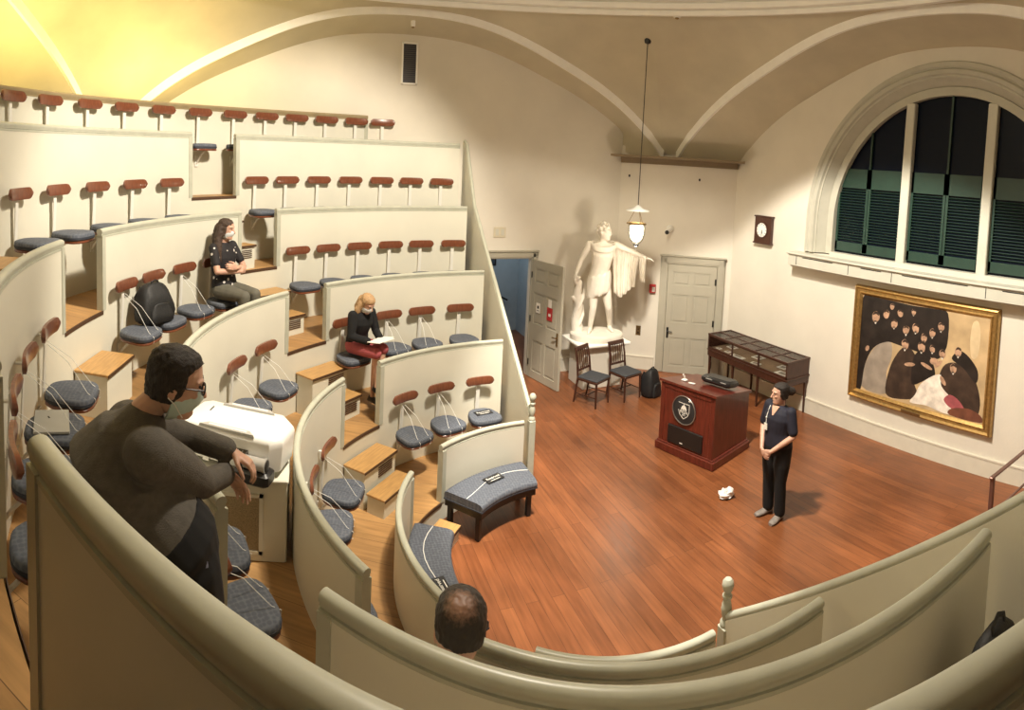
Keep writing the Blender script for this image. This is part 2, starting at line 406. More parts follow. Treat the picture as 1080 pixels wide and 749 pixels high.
# the bronze-brown floor line and baseboards
def baseboard(name,p0,p1,h=.22,th=.025,inset=1):
    p0=Vector((p0[0],p0[1],0)); p1=Vector((p1[0],p1[1],0)); t=(p1-p0); Ln=t.length; c=(p0+p1)/2; t.normalize(); n=Vector((-t.y,t.x,0))*inset
    mb=MB(); a=math.atan2(t.y,t.x)
    q=c+n*th/2; mb.box((q.x,q.y,h/2),(Ln,th,h),a); q=c+n*(th/2+.004); mb.box((q.x,q.y,h+.012),(Ln,th+.012,.024),a)
    return struct(mb.build(name,M['base']))
M['base']=mat('baseboard_paint',(.66,.62,.52),.45,.04)
baseboard('baseboard_window',(XW,-6.0),(XW,4.1),.25,.03,1)
baseboard('baseboard_left',(1.66,YW),(3.40,YW),.25,.03,-1)
baseboard('baseboard_corner',tuple(A[:2]),tuple((A+(B-A).normalized()*.90)[:2]),.25,.03,-1)
# ------------------------------------------------------------------ auditorium seats
def pad_mesh():
    mb=MB(); n=26; w=.215; R=.9; rows=[]
    for i in range(n+1):
        x=-w*math.cos(PI*i/n); e=min(1,(w-abs(x))/.058); hh=.058*math.sqrt(max(0.03,1-(1-e)**2))
        yc=-.085-(math.sqrt(R*R-0)-math.sqrt(R*R-x*x))*1.0
        rows.append([Vector((x,yc-.012,-hh)),Vector((x,yc-.019,-hh*.6)),Vector((x,yc-.019,hh*.6)),Vector((x,yc-.012,hh)),Vector((x,yc+.012,hh)),Vector((x,yc+.016,hh*.6)),Vector((x,yc+.016,-hh*.6)),Vector((x,yc+.012,-hh))])
    return mb.loft(rows)
def seat_outline(sc=1.0, wf=.235, wb=.165, d=.40, n=28):
    """rounded trapezoid seat plan, back edge at y=-.07, front at y=-.07-d"""
    pts=[]
    cy=-.07-d/2
    for i in range(n):
        a=2*PI*i/n; ca,sa=math.cos(a),math.sin(a)
        x=math.copysign(abs(ca)**.62,ca); y=math.copysign(abs(sa)**.72,sa)
        w=wf+(wb-wf)*(y+1)/2
        pts.append((x*w*sc, cy+y*d/2*sc))
    return pts
def ring_at(pts,z,sc,cy=-.27):
    return [Vector((x*sc,cy+(y-cy)*sc,z)) for x,y in pts]
def make_seat(zpad, label, string=True, depth=.40, wf=.235, pw=1.0):
    """local frame: origin on the wall face at cushion-top height, y- points into the arena"""
    t=thing('auditorium_seat',label,'seat')
    pts=seat_outline(1,wf,wf*.72,depth); cy=-.07-depth/2
    mb=MB().loft([ring_at(pts,z,s,cy) for z,s in ((-.105,.97),(-.098,1.01),(-.084,1.01),(-.078,.98))]); mb.build('seat_board',M['pad'],t,True)
    mb=MB().loft([ring_at(pts,z,s,cy) for z,s in ((-.077,.93),(-.070,1.0),(-.040,1.02),(-.014,1.0),(-.004,.95),(0,.80),(.004,.45),(.005,.02))])
    c=mb.build('cushion',M['cush'],t,True,angle=60)
    mb=MB().loft([ring_at(pts,z,s,cy) for z,s in ((-.066,1.0),(-.064,1.028),(-.042,1.032),(-.040,1.0))],True,False); mb.build('piping',M['piping'],c,True)
    mb=MB().tube([(0,-.015,-.30),(0,-.06,-.24),(0,-.14,-.16),(0,-.22,-.115)],.014,8); mb.box((0,-.010,-.26),(.06,.014,.16)); mb.build('bracket',M['post'],t,True)
    mb=MB(); z1=zpad
    mb.loft([[Vector((sx*.027,y+sy*.005,z)) for sx,sy in((-1,-1),(1,-1),(1,1),(-1,1))] for y,z in ((-.035,-.11),(-.040,0.0),(-.055,z1*.6),(-.064,z1+.01))])
    mb.box((0,-.030,z1-.045),(.03,.055,.012)); mb.build('back_post',M['post'],t)
    i=pad_mesh(); i.xf(Matrix.Translation((0,0,z1))@Matrix.Diagonal((pw,1,pw,1))); i.build('back_pad',M['pad'],t,True,angle=50)
    if string:
        f=-.07-depth
        for sx in (-1,1):
            MB().tube([(sx*.02,-.075,z1-.10),(sx*.05,f*.55,z1*.5),(sx*.085,f+.05,.010),(sx*.09,f-.012,-.03),(sx*.09,f-.010,-.09),(sx*.04,f*.5,-.115)],.0024,5).build('string',M['string'],t)
    return t
TIER=['','lowest tier','second tier','third tier','fourth tier','top tier']
ORD=['first','second','third','fourth','fifth','sixth','seventh','eighth','ninth','tenth','eleventh','twelfth']
CUSHZ=[0,.755,1.50,2.26,3.30,4.27]; PADZ=[0,1.14,1.90,2.72,3.73,4.735]
SEATS={1:{'right':[123.9,111.2,98.3],'middle':[159.0,172,184.5,197]},
       2:{'right':[127.3,115.4,106.7,96.8],'middle':[151.0,161.3,199.2,208.2]},
       3:{'right':[127.4,120.7,113.9,107.1,100.5,93.6],'middle':[146.2,153.2,160.6,167.3],'left':[188.8,196.7,204.3,212.0]},
       4:{'right':[131.0,124.9,118.6,112.3,106.1,100.2,94.2],'middle':[148.0,155.4,163.0,171.0,178.8]},
       5:{'row':[104.3,109.3,114.9,120.5,126.1,132.0,138.5,145.3,152.1,158.8,166.0,172.6]}}
WHERE={'right':'from the stepped aisle toward the far end wall','middle':'from the stepped aisle toward the camera side','left':'along the curve at the left edge','row':'from the far end of the row'}
def seat_label(k,side,i,n):
    if k==5: return 'red-brown back of the %s seat from the far end, top tier'%ORD[i]
    if k==2 and side=='middle' and i>1: return 'patterned slate seat below the leaning man, %s'%('closer to the mesh-fronted cabinet' if i==2 else 'closer to the near aisle')
    if side=='right': return 'slate-cushioned seat on the %s, %s right of the far stepped aisle'%(TIER[k],ORD[i])
    if side=='left': return 'slate-cushioned seat on the third tier beside the left picture edge, %s from the oak box'%ORD[i]
    return 'slate-cushioned seat on the %s, %s left of the far stepped aisle'%(TIER[k],ORD[i])
PROTO={}
STRUNG={(1,'right',0),(1,'right',1),(1,'middle',0),(1,'middle',1),(2,'right',1),(2,'right',2),(2,'middle',0),(2,'middle',1),(2,'middle',2),(2,'middle',3),(3,'middle',1),(3,'middle',3),(3,'left',0),(3,'left',1),(3,'left',2),}
for k in SEATS:
    for side,angs in SEATS[k].items():
        for i,a in enumerate(angs):
            zl=PADZ[k]-CUSHZ[k]; st=(k,side,i) in STRUNG
            rw=RR[k]-.031 if not (k==5 and i==0) else (YW-.004)/math.sin(rad(a)); p=pol(rw,a,CUSHZ[k]); rz=rad(a-90) if not (k==5 and i==0) else 0.0; lab=seat_label(k,side,i,len(angs)); grp='seats on the %s'%TIER[k]
            key=(k,st)
            if key not in PROTO:
                o=make_seat(zl,lab,st,.40 if k<5 else .215,.235 if k>1 else .24,.95 if k<2 else 1.0); o['group']=grp; o.location=p; o.rotation_euler=(0,0,rz); PROTO[key]=o
            else: dup(PROTO[key],p,rz,lab,grp)

# ------------------------------------------------------------------ wooden step boxes in the aisles
def step_box(label,a,r,w,d,z0,z1,vent=True,open_body=False):
    t=thing('step_box',label,'step',pol(r,a,z0),rad(a-90),'wooden step boxes in the aisles')
    h=z1-z0
    MB().box((0,0,(h-.03)/2),(w-.03,d-.03,h-.03)).build('body',M['cream'],t)
    MB().bbox((0,-.005,h-.0125),(w,d,.025),.005).build('tread',M['woodtop'],t)
    MB().box((0,-d/2-.006,h-.016),(w+.002,.006,.030)).build('edge_strip',M['nosing'],t)
    if vent and h>.15:
        mb=MB(); n=5; vw=w*.42
        for j in range(n):
            z=h-.075-j*.026
            if z<.03: break
            mb.box((w*.16,-d/2+.012,z),(vw,.012,.011))
        for j in range(4):
            mb.box((w/2-.012,0.0,h-.075-j*.026),(.012,d*.5,.011)) if h-.075-j*.026>.03 else None
        mb.build('vent_slots',M['nosing'],t)
    return t
step_box('upper oak-topped cream step on the lowest tier, below the aisle gap',139,2.565,.66,.30,LL[1],.66)
step_box('lower oak-topped cream step on the lowest tier, in front of the upper one',139.5,2.27,.62,.25,LL[1],.44,False)
step_box('upper louvred step box beside the reading woman, second tier aisle',134.5,3.55,.66,.31,LL[2],1.38)
step_box('lower louvred step box on the second tier, under the upper one',135.5,3.23,.62,.27,LL[2],1.12)
step_box('upper oak-topped step beside the seated woman with folded arms',135,4.64,.66,.32,LL[3],2.20)
step_box('lower louvred step on the third tier, seen through the parapet gap',135,4.30,.62,.28,LL[3],1.94)
step_box('large oak-topped step box behind the man, below the left aisle gap',175.2,4.62,.62,.36,LL[3],2.10,False)
step_box('upper louvred step on the fourth tier behind the seated woman',138.2,5.28,.56,.28,LL[4],3.16)
step_box('lower louvred step on the fourth tier behind the seated woman',138.2,5.00,.56,.26,LL[4],2.84)
step_box('oak-topped step at the left picture edge on the fourth tier',185.2,5.25,.56,.34,LL[4],3.18,False)
# ------------------------------------------------------------------ door on the corner wall (closed, six panels)
def panel_door_mesh(w,h,th,fr):
    """leaf in local x (0..w), z (0..h), front face at y=-th/2; six raised panels on both faces"""
    mb=MB(); x0,x1,x2,x3=.11*w,.46*w,.54*w,.89*w
    mb.box((w/2,0,h/2),(w,th*.5,h))
    cols=((0,x0),(x1,x2),(x3,w)); zs=[(h*(1-b),h*(1-a)) for a,b in fr]
    for s in (-1,1):
        y=s*th*.375
        for a,b in cols: mb.box(((a+b)/2,y,h/2),(b-a,th*.25,h))
        edges=[0]+sorted([z for q in zs for z in q])+[h]
        for i in range(0,len(edges),2):
            a,b=edges[i],edges[i+1]
            for xa,xb in ((x0,x1),(x2,x3)): mb.box(((xa+xb)/2,y,(a+b)/2),(xb-xa,th*.25,b-a))
        for a,b in zs:
            for xa,xb in ((x0,x1),(x2,x3)): mb.bbox(((xa+xb)/2,s*th*.30,(a+b)/2),(xb-xa-.07,th*.18,b-a-.07),.012)
    return mb
FR=((.064,.184),(.272,.532),(.672,.936))
def door_frame(mb,w,h,fw=.16,d=.06):
    for x in (-fw/2,w+fw/2): mb.bbox((x,0,(h+fw)/2),(fw,d,h+fw),.01); mb.box((x,-d/2-.006,(h+fw)/2),(fw*.55,.012,h+fw-.03))
    mb.bbox((w/2,0,h+fw/2),(w+2*fw,d,fw),.01); mb.box((w/2,-d/2-.006,h+fw/2),(w+1.2*fw,.012,fw*.55)); mb.bbox((w/2,-.01,h+fw+.012),(w+2*fw+.04,d+.03,.03),.008)
tdir=(B-A).normalized(); angc=math.atan2(tdir.y,tdir.x)
nin=Vector((tdir.y,-tdir.x,0));  nin = nin if nin.dot(Vector((-1,-1,0)))>0 else -nin
p=A+tdir*1.10+nin*.035
d=bpy.data.objects.new('door_1',None); COL.objects.link(d); d.location=p; d.rotation_euler=(0,0,angc); struct(d)
W1,H1=1.0,2.24
mb=MB(); door_frame(mb,W1,H1); mb.build('door_frame',M['door'],d)
lf=panel_door_mesh(W1-.012,H1-.008,.05,FR).xf(Matrix.Translation((.006,-.002,.004))).build('leaf',M['door'],d)
mb=MB().bbox((.06,-.034,H1*.37),(.045,.012,.22),.004).tube([(.06,-.04,H1*.385),(.06,-.075,H1*.385),(.16,-.078,H1*.383)],.011,8); mb.build('handle',M['black'],lf,True)
for z in (.14,.52,.90): MB().bbox((W1-.02,-.034,H1*(1-z)),(.035,.016,.13),.004).build('hinge',M['black'],d)

# ------------------------------------------------------------------ open door on the left wall, hallway behind
d=bpy.data.objects.new('door_2',None); COL.objects.link(d); d.location=(.58,YW-.03,0); struct(d)
mb=MB(); door_frame(mb,.92,2.30,.13,.06); mb.build('door_frame',M['door'],d)
ld=panel_door_mesh(.94,2.28,.05,FR).xf(Matrix.Rotation(rad(-76),4,'Z')@Matrix.Translation((0,0,.01)))
lf=ld.xf(Matrix.Translation((.95,-.05,0))).build('leaf',M['door'],d)
RL=Matrix.Translation((.95,-.05,0))@Matrix.Rotation(rad(-76),4,'Z')
def onleaf(name,mb,ma,par,sm=False): return mb.xf(RL).build(name,ma,par,sm)
onleaf('handle',MB().bbox((.875,-.033,.95),(.045,.014,.24),.004).tube([(.875,-.04,.98),(.875,-.075,.98),(.78,-.078,.975)],.012,8),M['brass'],lf,True)
for z in (.3,1.15,2.0): onleaf('hinge',MB().bbox((.012,-.033,z),(.03,.014,.12),.004),M['black'],lf)
M['paper']=mat('paper_white',(.80,.78,.72),.8,.03)
M['redsign']=mat('red_sign',(.45,.03,.03),.5,.05)
M['ink']=mat('black_ink',(.02,.02,.022),.6,.05)
s=onleaf('notice_sheet',MB().box((.26,-.0335,1.40),(.125,.004,.19)),M['paper'],lf); s['label']='white paper notice with black mark'
onleaf('notice_text',MB().box((.26,-.0362,1.415),(.05,.002,.055)).box((.26,-.0362,1.35),(.07,.002,.012)),M['ink'],s)
s=onleaf('warning_sign',MB().box((.62,-.0335,1.36),(.16,.004,.24)),M['redsign'],lf); s['label']='red warning sign with white strip on top'
onleaf('sign_header',MB().box((.62,-.0335,1.56),(.10,.004,.15)).box((.62,-.0362,1.345),(.07,.002,.05)),M['paper'],s)
M['hall']=mat('hallway_paint',(.44,.50,.53),.7,.04)
mb=MB()
mb.box((-.05,7.2,1.5),(.12,3.0,3.0)).box((2.45,7.2,1.5),(.12,3.0,3.0)).box((1.2,8.7,1.5),(2.6,.12,3.0)).box((1.2,7.2,2.95),(2.6,3.0,.1))
struct(mb.build('wall_hallway',M['hall'])); struct(MB().box((1.2,7.23,-.05),(2.6,2.9,.1)).build('floor_hallway',M['floor']))
M['dimpic']=mat('dark_print',(.06,.08,.10),.4,.4,14)
def picture(label,loc,w,h,rz,fr=M['black'],inner=M['dimpic']):
    t=thing('framed_print',label,'picture',loc,rz)
    mb=MB(); b=.035
    for x in(-1,1): mb.bbox((x*(w/2-b/2),-.012,0),(b,.024,h),.004)
    for z in(-1,1): mb.bbox((0,-.012,z*(h/2-b/2)),(w,.024,b),.004)
    mb.build('frame',fr,t); MB().box((0,-.008,0),(w-b,.006,h-b)).build('print',inner,t); return t
picture('dark framed print in the hallway, left one seen through the open door',(1.02,8.63,2.0),.46,.34,0)
picture('dark framed print in the hallway, right one beside the open door edge',(1.62,8.63,1.86),.34,.46,0)
t=thing('hallway_handrail','black handrail on the hallway wall behind the open door','handrail',(1.55,8.6,1.0))
MB().tube([(-.45,-.05,.28),(.55,-.05,-.22)],.022,8).build('rail',M['black'],t,True)
for x,z in ((-.3,.205),(.4,-.145)): MB().tube([(x,.03,z-.04),(x,-.05,z)],.012,6).build('bracket',M['black'],t,True)

# ------------------------------------------------------------------ half-round window
wn=bpy.data.objects.new('window_1',None); COL.objects.link(wn); wn.location=(XW,WCY,WSP); struct(wn)
def half_ring(mb,prof,r_fn=None,n=48,z0=-.62):
    """profile (x depth, dr) swept along a stilted half-round of radius r"""
    pts=[(1,z0)]+[(math.cos(PI*i/n),math.sin(PI*i/n)) for i in range(n+1)]+[(-1,z0)]
    rings=[]
    for i,(c,s_) in enumerate(pts):
        ring=[]
        for x,r in prof:
            if i==0 or i==len(pts)-1: ring.append(Vector((x,c*r,z0)))
            else: ring.append(Vector((x,c*r,s_*r)))
        rings.append(ring)
    return mb.loft(rings)
Z0W=2.86-WSP
M['casing']=mat('window_casing_paint',(.47,.455,.38),.5,.05)
half_ring(MB(),[(-.05,2.62),(-.05,2.56),(-.025,2.53),(-.06,2.50),(-.06,2.44),(-.02,2.42),(-.02,2.39),(.03,2.39),(.03,2.64),(-.02,2.64)],z0=Z0W).build('casing',M['casing'],wn,True,angle=25)
half_ring(MB(),[(-.02,2.40),(.20,2.24),(.24,2.24),(.24,2.66),(.03,2.66),(.03,2.40)],z0=Z0W).build('reveal',M['casing'],wn,True,angle=25)
half_ring(MB(),[(.12,2.27),(.12,2.14),(.22,2.14),(.22,2.30),(.19,2.30)],z0=Z0W).build('window_frame',M['casing'],wn,True,angle=25)
M['mull']=mat('mullion_paint',(.56,.55,.47),.45,.04)
for y in (.72,-.72): MB().bbox((.17,y,(Z0W+2.02)/2),(.11,.16,2.02-Z0W),.012).build('mullion',M['mull'],wn)
MB().box((.17,0,Z0W+.01),(.16,4.3,.06)).build('bottom_rail',M['mull'],wn)
n=40; poly=[(2.2*math.cos(PI*i/n),2.2*math.sin(PI*i/n)) for i in range(n+1)]+[(-2.2,Z0W),(2.2,Z0W)]
T=Matrix(((0,0,1,0),(1,0,0,0),(0,1,0,0),(0,0,0,1)))
m,nt,b=new_mat('dark_pane_glass'); b.inputs['Base Color'].default_value=(.003,.006,.016,1); b.inputs['Roughness'].default_value=.35; b.inputs['Specular IOR Level'].default_value=.12; M['pane']=m
MB().prism(poly,.235,.245,T).build('pane',M['pane'],wn)
# shutters: six louvred leaves with a head rail, dark green
zb,zt,zv=2.95-WSP,4.04-WSP,4.37-WSP
for (ya,yb) in ((2.12,1.485),(1.475,.80),(.64,.005),(-.005,-.64),(-.80,-1.475),(-1.485,-2.12)):
    zmx = zv if abs(ya)<2.05 and abs(yb)<2.05 else zv
    t=bpy.data.objects.new('shutter',None); COL.objects.link(t); t.parent=wn
    w=abs(ya-yb); yc=(ya+yb)/2
    mb=MB()
    for y in (ya,yb): mb.box((.205,y+(.022 if y==yb else -.022),(zb+zv)/2),(.03,.044,zv-zb))
    mb.box((.205,yc,zb+.07),(.03,w,.16)); mb.box((.205,yc,(zt+zv)/2),(.03,w,zv-zt)); mb.build('shutter_frame',M['green'],t)
    mb=MB(); nl=19
    for j in range(nl):
        z=zb+.17+(zt-zb-.19)*(j+.5)/nl; mb.box((.205,yc,z),(.034,w-.09,.007),0,0,rad(38))
    mb.build('louvres',M['green'],t)
for y in (1.48,0,-1.48): MB().box((.20,y,(zv+math.sqrt(max(.1,2.14**2-y*y)))/2),(.03,.035,math.sqrt(max(.1,2.14**2-y*y))-zv)).build('glazing_bar',M['green'],wn)
# sill shelf with slotted front
ws=bpy.data.objects.new('window_sill',None); COL.objects.link(ws); ws.location=(XW,-1.0,0); struct(ws)
MB().bbox((-.13,0,2.70),(.26,6.6,.20),.006).bbox((-.145,0,2.815),(.31,6.66,.035),.01).build('sill_shelf',M['mull'],ws)
mb=MB()
for y0,y1 in ((3.05,2.2),(1.75,1.25),(1.05,-.35),(-.7,-1.25),(-1.7,-2.6)): mb.box((-.262,(y0+y1)/2,2.765),(.004,abs(y0-y1)*.8,.012))
for y in (3.1,1.95,1.1,-.5,-1.6): mb.box((-.262,y,2.70),(.004,.010,.15))
mb.build('sill_slots',M['ink'],ws)

# ------------------------------------------------------------------ painting (plain stand-in: dark masses, pale ground, white and red accents)
t=thing('painting','large gilt-framed painting with dark masses on the wall under the window','painting',(XW-.012,-.38,1.53),rad(-90))
T0=Matrix.Rotation(rad(0),4,'X')
w,h,fb=2.58,1.86,.155
mb=MB()
prof=[(0,0),(-.075,.01),(-.09,.035),(-.06,.06),(-.055,.095),(-.075,.115),(-.04,.15),(0,.15)]   # (y, inset)
rings=[]
for cx_,cz_ in ((-1,-1),(1,-1),(1,1),(-1,1),(-1,-1)):
    rings.append([Vector((cx_*(w/2-i),y,cz_*(h/2-i))) for y,i in prof])
mb.loft(rings,True,False); mb.build('gilt_frame',M['gold'],t,True,angle=25)
MB().box((0,-.018,0),(w-.28,.02,h-.28)).build('canvas',mat('canvas_tan',(.50,.36,.20),.6,.22,3.5),t)
MB().bbox((-.05,-.096,-h/2+.05),(.34,.01,.05),.003).build('name_plate',M['brass'],t)
def patch(name,ma,shapes,y):
    mb=MB()
    for pts in shapes:
        n=len(pts); # smooth closed outline
        q=[]
        for i in range(n):
            p0,p1,p2,p3=[Vector(pts[(i+j)%n]+(0,)) for j in(-1,0,1,2)]
            for s in (0,.25,.5,.75):
                v=.5*((2*p1)+(-p0+p2)*s+(2*p0-5*p1+4*p2-p3)*s*s+(-p0+3*p1-3*p2+p3)*s**3); q.append((v.x,v.y))
        mb.prism(q,y,y+.0015,Matrix(((1,0,0,0),(0,0,1,0),(0,1,0,0),(0,0,0,1))))
    return mb.build(name,ma,t)
pk=mat('paint_black_brown',(.016,.011,.009),.5,.5,6); pw=mat('paint_white',(.80,.72,.63),.6,.25,9); pf=mat('paint_flesh',(.46,.28,.18),.6,.3,14); pr_=mat('paint_crimson',(.34,.08,.09),.6,.25,9); pg=mat('paint_grey_brown',(.30,.25,.20),.6,.2,5); pb=mat('paint_light_ground',(.52,.37,.20),.6,.2,3); pd=mat('paint_deep_brown',(.045,.026,.017),.55,.4,7)
patch('painted_ground',pb,[[(.45,.75),(1.12,.75),(1.12,-.05),(.62,.05),(.42,.35)]],-.0300)
patch('painted_column',mat('paint_pale_column',(.62,.48,.29),.6,.15,4),[[(.86,.66),(.95,.70),(1.0,.5),(.98,.2),(.88,.16),(.84,.4)]],-.0303)
patch('painted_grey',pg,[[(-1.04,-.72),(-.98,-.3),(-.80,.0),(-.55,.12),(-.50,-.1),(-.58,-.4),(-.55,-.72)]],-.0302)
patch('painted_dark',pk,[[(-1.14,-.76),(-1.14,.72),(-.8,.77),(-.2,.76),(.2,.77),(.44,.74),(.47,.3),(.40,.12),(.30,.02),(.0,.06),(-.40,.10),(-.62,.10),(-.86,-.05),(-1.0,-.35),(-1.05,-.75)]],-.0304)
patch('painted_figure',pd,[[(-.56,-.72),(-.52,-.3),(-.36,.02),(-.2,.10),(-.05,-.05),(-.06,-.4),(.02,-.62),(-.25,-.73)]],-.0305)
patch('painted_figure',pk,[[(-.1,-.45),(-.1,-.05),(.05,.12),(.22,.0),(.3,-.25),(.12,-.35)]],-.0306)
patch('painted_figure',pd,[[(.34,-.50),(.40,-.12),(.55,.02),(.78,.0),(.98,-.18),(1.08,-.5),(1.0,-.74),(.75,-.66),(.5,-.45)]],-.0305)
patch('painted_figure',pk,[[(.56,.08),(.68,.22),(.84,.16),(1.0,-.02),(.98,-.2),(.76,-.02)]],-.0306)
patch('painted_white',pw,[[(-.1,-.74),(-.02,-.60),(.06,-.42),(.24,-.26),(.40,-.20),(.42,-.36),(.60,-.50),(.80,-.62),(.90,-.72),(.5,-.76),(.2,-.72)]],-.0307)
r_=random.Random(21); heads=[(-.86,.46,.075),(-.66,.54,.06),(-.50,.42,.06),(-.40,.60,.05),(-.27,.36,.06),(-.10,.42,.06),(.06,.30,.055),(.20,.40,.055),(.34,.52,.055),(-.27,.13,.065),(.03,.16,.07),(.22,.16,.05),(.40,.12,.055),(.66,.20,.06),(.60,-.06,.06),(-.56,.68,.04),(-.16,.66,.04)]
for x,z,a in heads:
    tl=r_.uniform(-.3,.3); pts=[]
    for q in range(7):
        g=q*2*PI/7; ex,ez=a*1.0*math.cos(g)*r_.uniform(.85,1.1),a*1.2*math.sin(g)*r_.uniform(.9,1.1); pts.append((x+ex*math.cos(tl)-ez*math.sin(tl),z+ex*math.sin(tl)+ez*math.cos(tl)))
    patch('painted_flesh',pf,[pts],-.0308)
    patch('painted_shadow',pd,[[(x-a*.8,z+a*.3),(x-a*.3,z+a*1.15),(x+a*.6,z+a*1.0),(x+a*.75,z+a*.35),(x,z+a*.62)]],-.0309)
    if x>-.3 or z<.5: patch('painted_collar',pw,[[(x-a*.35,z-a*.85),(x+a*.3,z-a*.85),(x+a*.05,z-a*1.6)]],-.0308)
for x,z,a,b_,tl in ((-.16,-.16,.10,.03,.2),(.14,-.12,.11,.03,-.3),(.34,-.05,.09,.03,.8),(.44,-.28,.08,.035,-.9),(-.98,-.08,.05,.035,1.1),(.26,-.02,.07,.05,.3)):
    patch('painted_hand',pf,[[(x+a*math.cos(q*PI/3)*math.cos(tl)-b_*math.sin(q*PI/3)*math.sin(tl),z+a*math.cos(q*PI/3)*math.sin(tl)+b_*math.sin(q*PI/3)*math.cos(tl)) for q in range(6)]],-.0309)
patch('painted_red',pr_,[[(.48,-.56),(.58,-.46),(.74,-.52),(.84,-.66),(.62,-.66)]],-.0310)
patch('painted_box',mat('paint_russet',(.16,.055,.03),.6,.3,8),[[(.62,-.66),(.9,-.60),(1.1,-.66),(1.1,-.76),(.6,-.76)]],-.0311)

# ------------------------------------------------------------------ wall clock
t=thing('wall_clock','square dark wooden wall clock with white dial left of the window','clock',(XW-.004,3.18,3.12),rad(-90))
MB().bbox((0,-.045,0),(.44,.09,.50),.012).bbox((0,-.05,.255),(.48,.10,.03),.008).bbox((0,-.05,-.255),(.48,.10,.03),.008).build('case',M['darkwood'],t)
R=Matrix.Rotation(PI/2,4,'X')
c=MB().lathe([(0,.095),(.135,.095),(.14,.10),(0.0,.102)],(0,0,0),28).xf(R).build('dial',M['paper'],t,True)
for i in range(12): a=i*PI/6; MB().box((.112*math.sin(a),-.1035,.112*math.cos(a)),(.010,.002,.026),0,0,a).build('hour_mark',M['ink'],c)
MB().box((0,-.105,-.052),(.010,.002,.105)).build('minute_hand',M['ink'],c); MB().box((.012,-.1065,-.035),(.012,.002,.07),0,0,rad(-12)).build('hour_hand',M['ink'],c)
MB().lathe([(.135,.094),(.150,.10),(.152,.108),(.138,.112)],(0,0,0),28,ring=True).xf(R).build('bezel',M['darkwood'],t,True)

# ------------------------------------------------------------------ little fittings on the walls
def onwall(s,z,off): q=A+tdir*s+nin*off; return (q.x,q.y,z)
t=thing('fire_alarm_pull','small red fire alarm box between statue and closed door','fire alarm',onwall(.80,1.70,.002),angc)
MB().bbox((0,-.03,0),(.13,.06,.18),.01).build('box',M['redsign'],t); MB().bbox((.025,-.063,-.01),(.06,.012,.10),.004).build('pull_plate',M['paper'],t)
t=thing('switch_plate','dark metal switch plate on the corner wall right of the pedestal','switch plate',onwall(.55,.80,.001),angc)
MB().bbox((0,-.006,0),(.10,.012,.20),.004).build('plate',M['brass'],t); [MB().bbox((0,-.016,z_),(.02,.014,.03),.003).build('toggle',M['black'],t) for z_ in (.03,-.04)]
t=thing('security_camera','white security camera with black lens above the closed door','camera',onwall(1.08,2.96,.003),angc)
MB().lathe([(.0,0),(.07,0),(.07,.02),(.03,.03),(0.0,.03)],(0,0,0),16).xf(Matrix.Rotation(PI/2,4,'X')).tube([(0,-.02,0),(0,-.10,.02)],.014,8).build('bracket',M['paper'],t,True)
c=MB().bbox((0,0,0),(.085,.20,.075),.02).xf(Matrix.Translation((0,-.14,-.02))@Matrix.Rotation(rad(22),4,'X')@Matrix.Rotation(rad(-25),4,'Z')).build('housing',M['paper'],t,True)
MB().sphere((-.035,-.235,-.062),.042).build('lens',M['black'],c,True)
t=thing('wall_plate','square cream double plate high on the wall above the open door','wall plate',(.84,YW-.001,2.80))
MB().bbox((0,-.008,0),(.24,.016,.20),.004).build('plate',mat('ivory_plastic',(.62,.56,.42),.5,.04),t); [MB().bbox((x_,-.02,0),(.06,.01,.12),.003).build('rocker',M['mull'],t) for x_ in (-.055,.055)]
t=thing('wall_vent','tall dark vent grille in the arch above the far seats','vent',(-.98,YW-.001,5.80))
mb=MB()
for x in (-.13,.13): mb.bbox((x,-.015,0),(.03,.03,.74),.004)
for z in (-.355,.355): mb.bbox((0,-.015,z),(.28,.03,.03),.004)
mb.build('frame',M['white'],t); MB().box((0,-.004,0),(.24,.006,.70)).build('backing',M['black'],t)
mb=MB()
for j in range(20): mb.box((0,-.013,-.33+j*.0347),(.23,.014,.006),0,rad(35))
mb.build('slats',mat('vent_brown',(.09,.065,.045),.6,.1),t)
for s,w in ((.18,'left'),(1.62,'right')):
    t=thing('picture_hook','small dark hook under the corner cornice, %s one'%w,'hook',onwall(s,3.985,.002),angc,'hooks under the cornice')
    MB().bbox((0,-.006,0),(.035,.012,.05),.003).build('hook_plate',M['black'],t); MB().tube([(0,-.01,-.01),(0,-.035,-.02),(0,-.035,.01)],.006,6).build('hook_wire',M['black'],t,True)

# ceiling fittings found by casting onto the pendentives
from mathutils.bvhtree import BVHTree
cme=bpy.data.objects['ceiling'].data
CB=BVHTree.FromPolygons([v.co for v in cme.vertices],[tuple(p.vertices) for p in cme.polygons])
def ceil_at(x,y):
    h=CB.ray_cast(Vector((x,y,2)),Vector((0,0,1))); return h[0] if h[0] else Vector((x,y,6.2))
LX,LY=2.70,3.80
zc=ceil_at(LX,LY).z
t=thing('pendant_lamp','lit glass lantern hanging on a long cord in front of the statue','lamp',(LX,LY,2.64))
mb=MB().tube([(0,0,.86),(0,0,zc-2.66)],.008,6); mb.build('cord',M['black'],t,True)
MB().lathe([(.012,zc-2.69),(.05,zc-2.675),(.06,zc-2.64),(.06,zc-2.59),(0,zc-2.58)],(0,0,0),16).build('canopy',M['black'],t,True)
MB().lathe([(.004,.86),(.03,.85),(.09,.80),(.20,.765),(.205,.755),(.09,.785),(.03,.83),(.004,.84)],(0,0,0),28,ring=True).build('smoke_bell',mat('milk_glass',(.85,.84,.80),.25,.02),t,True)
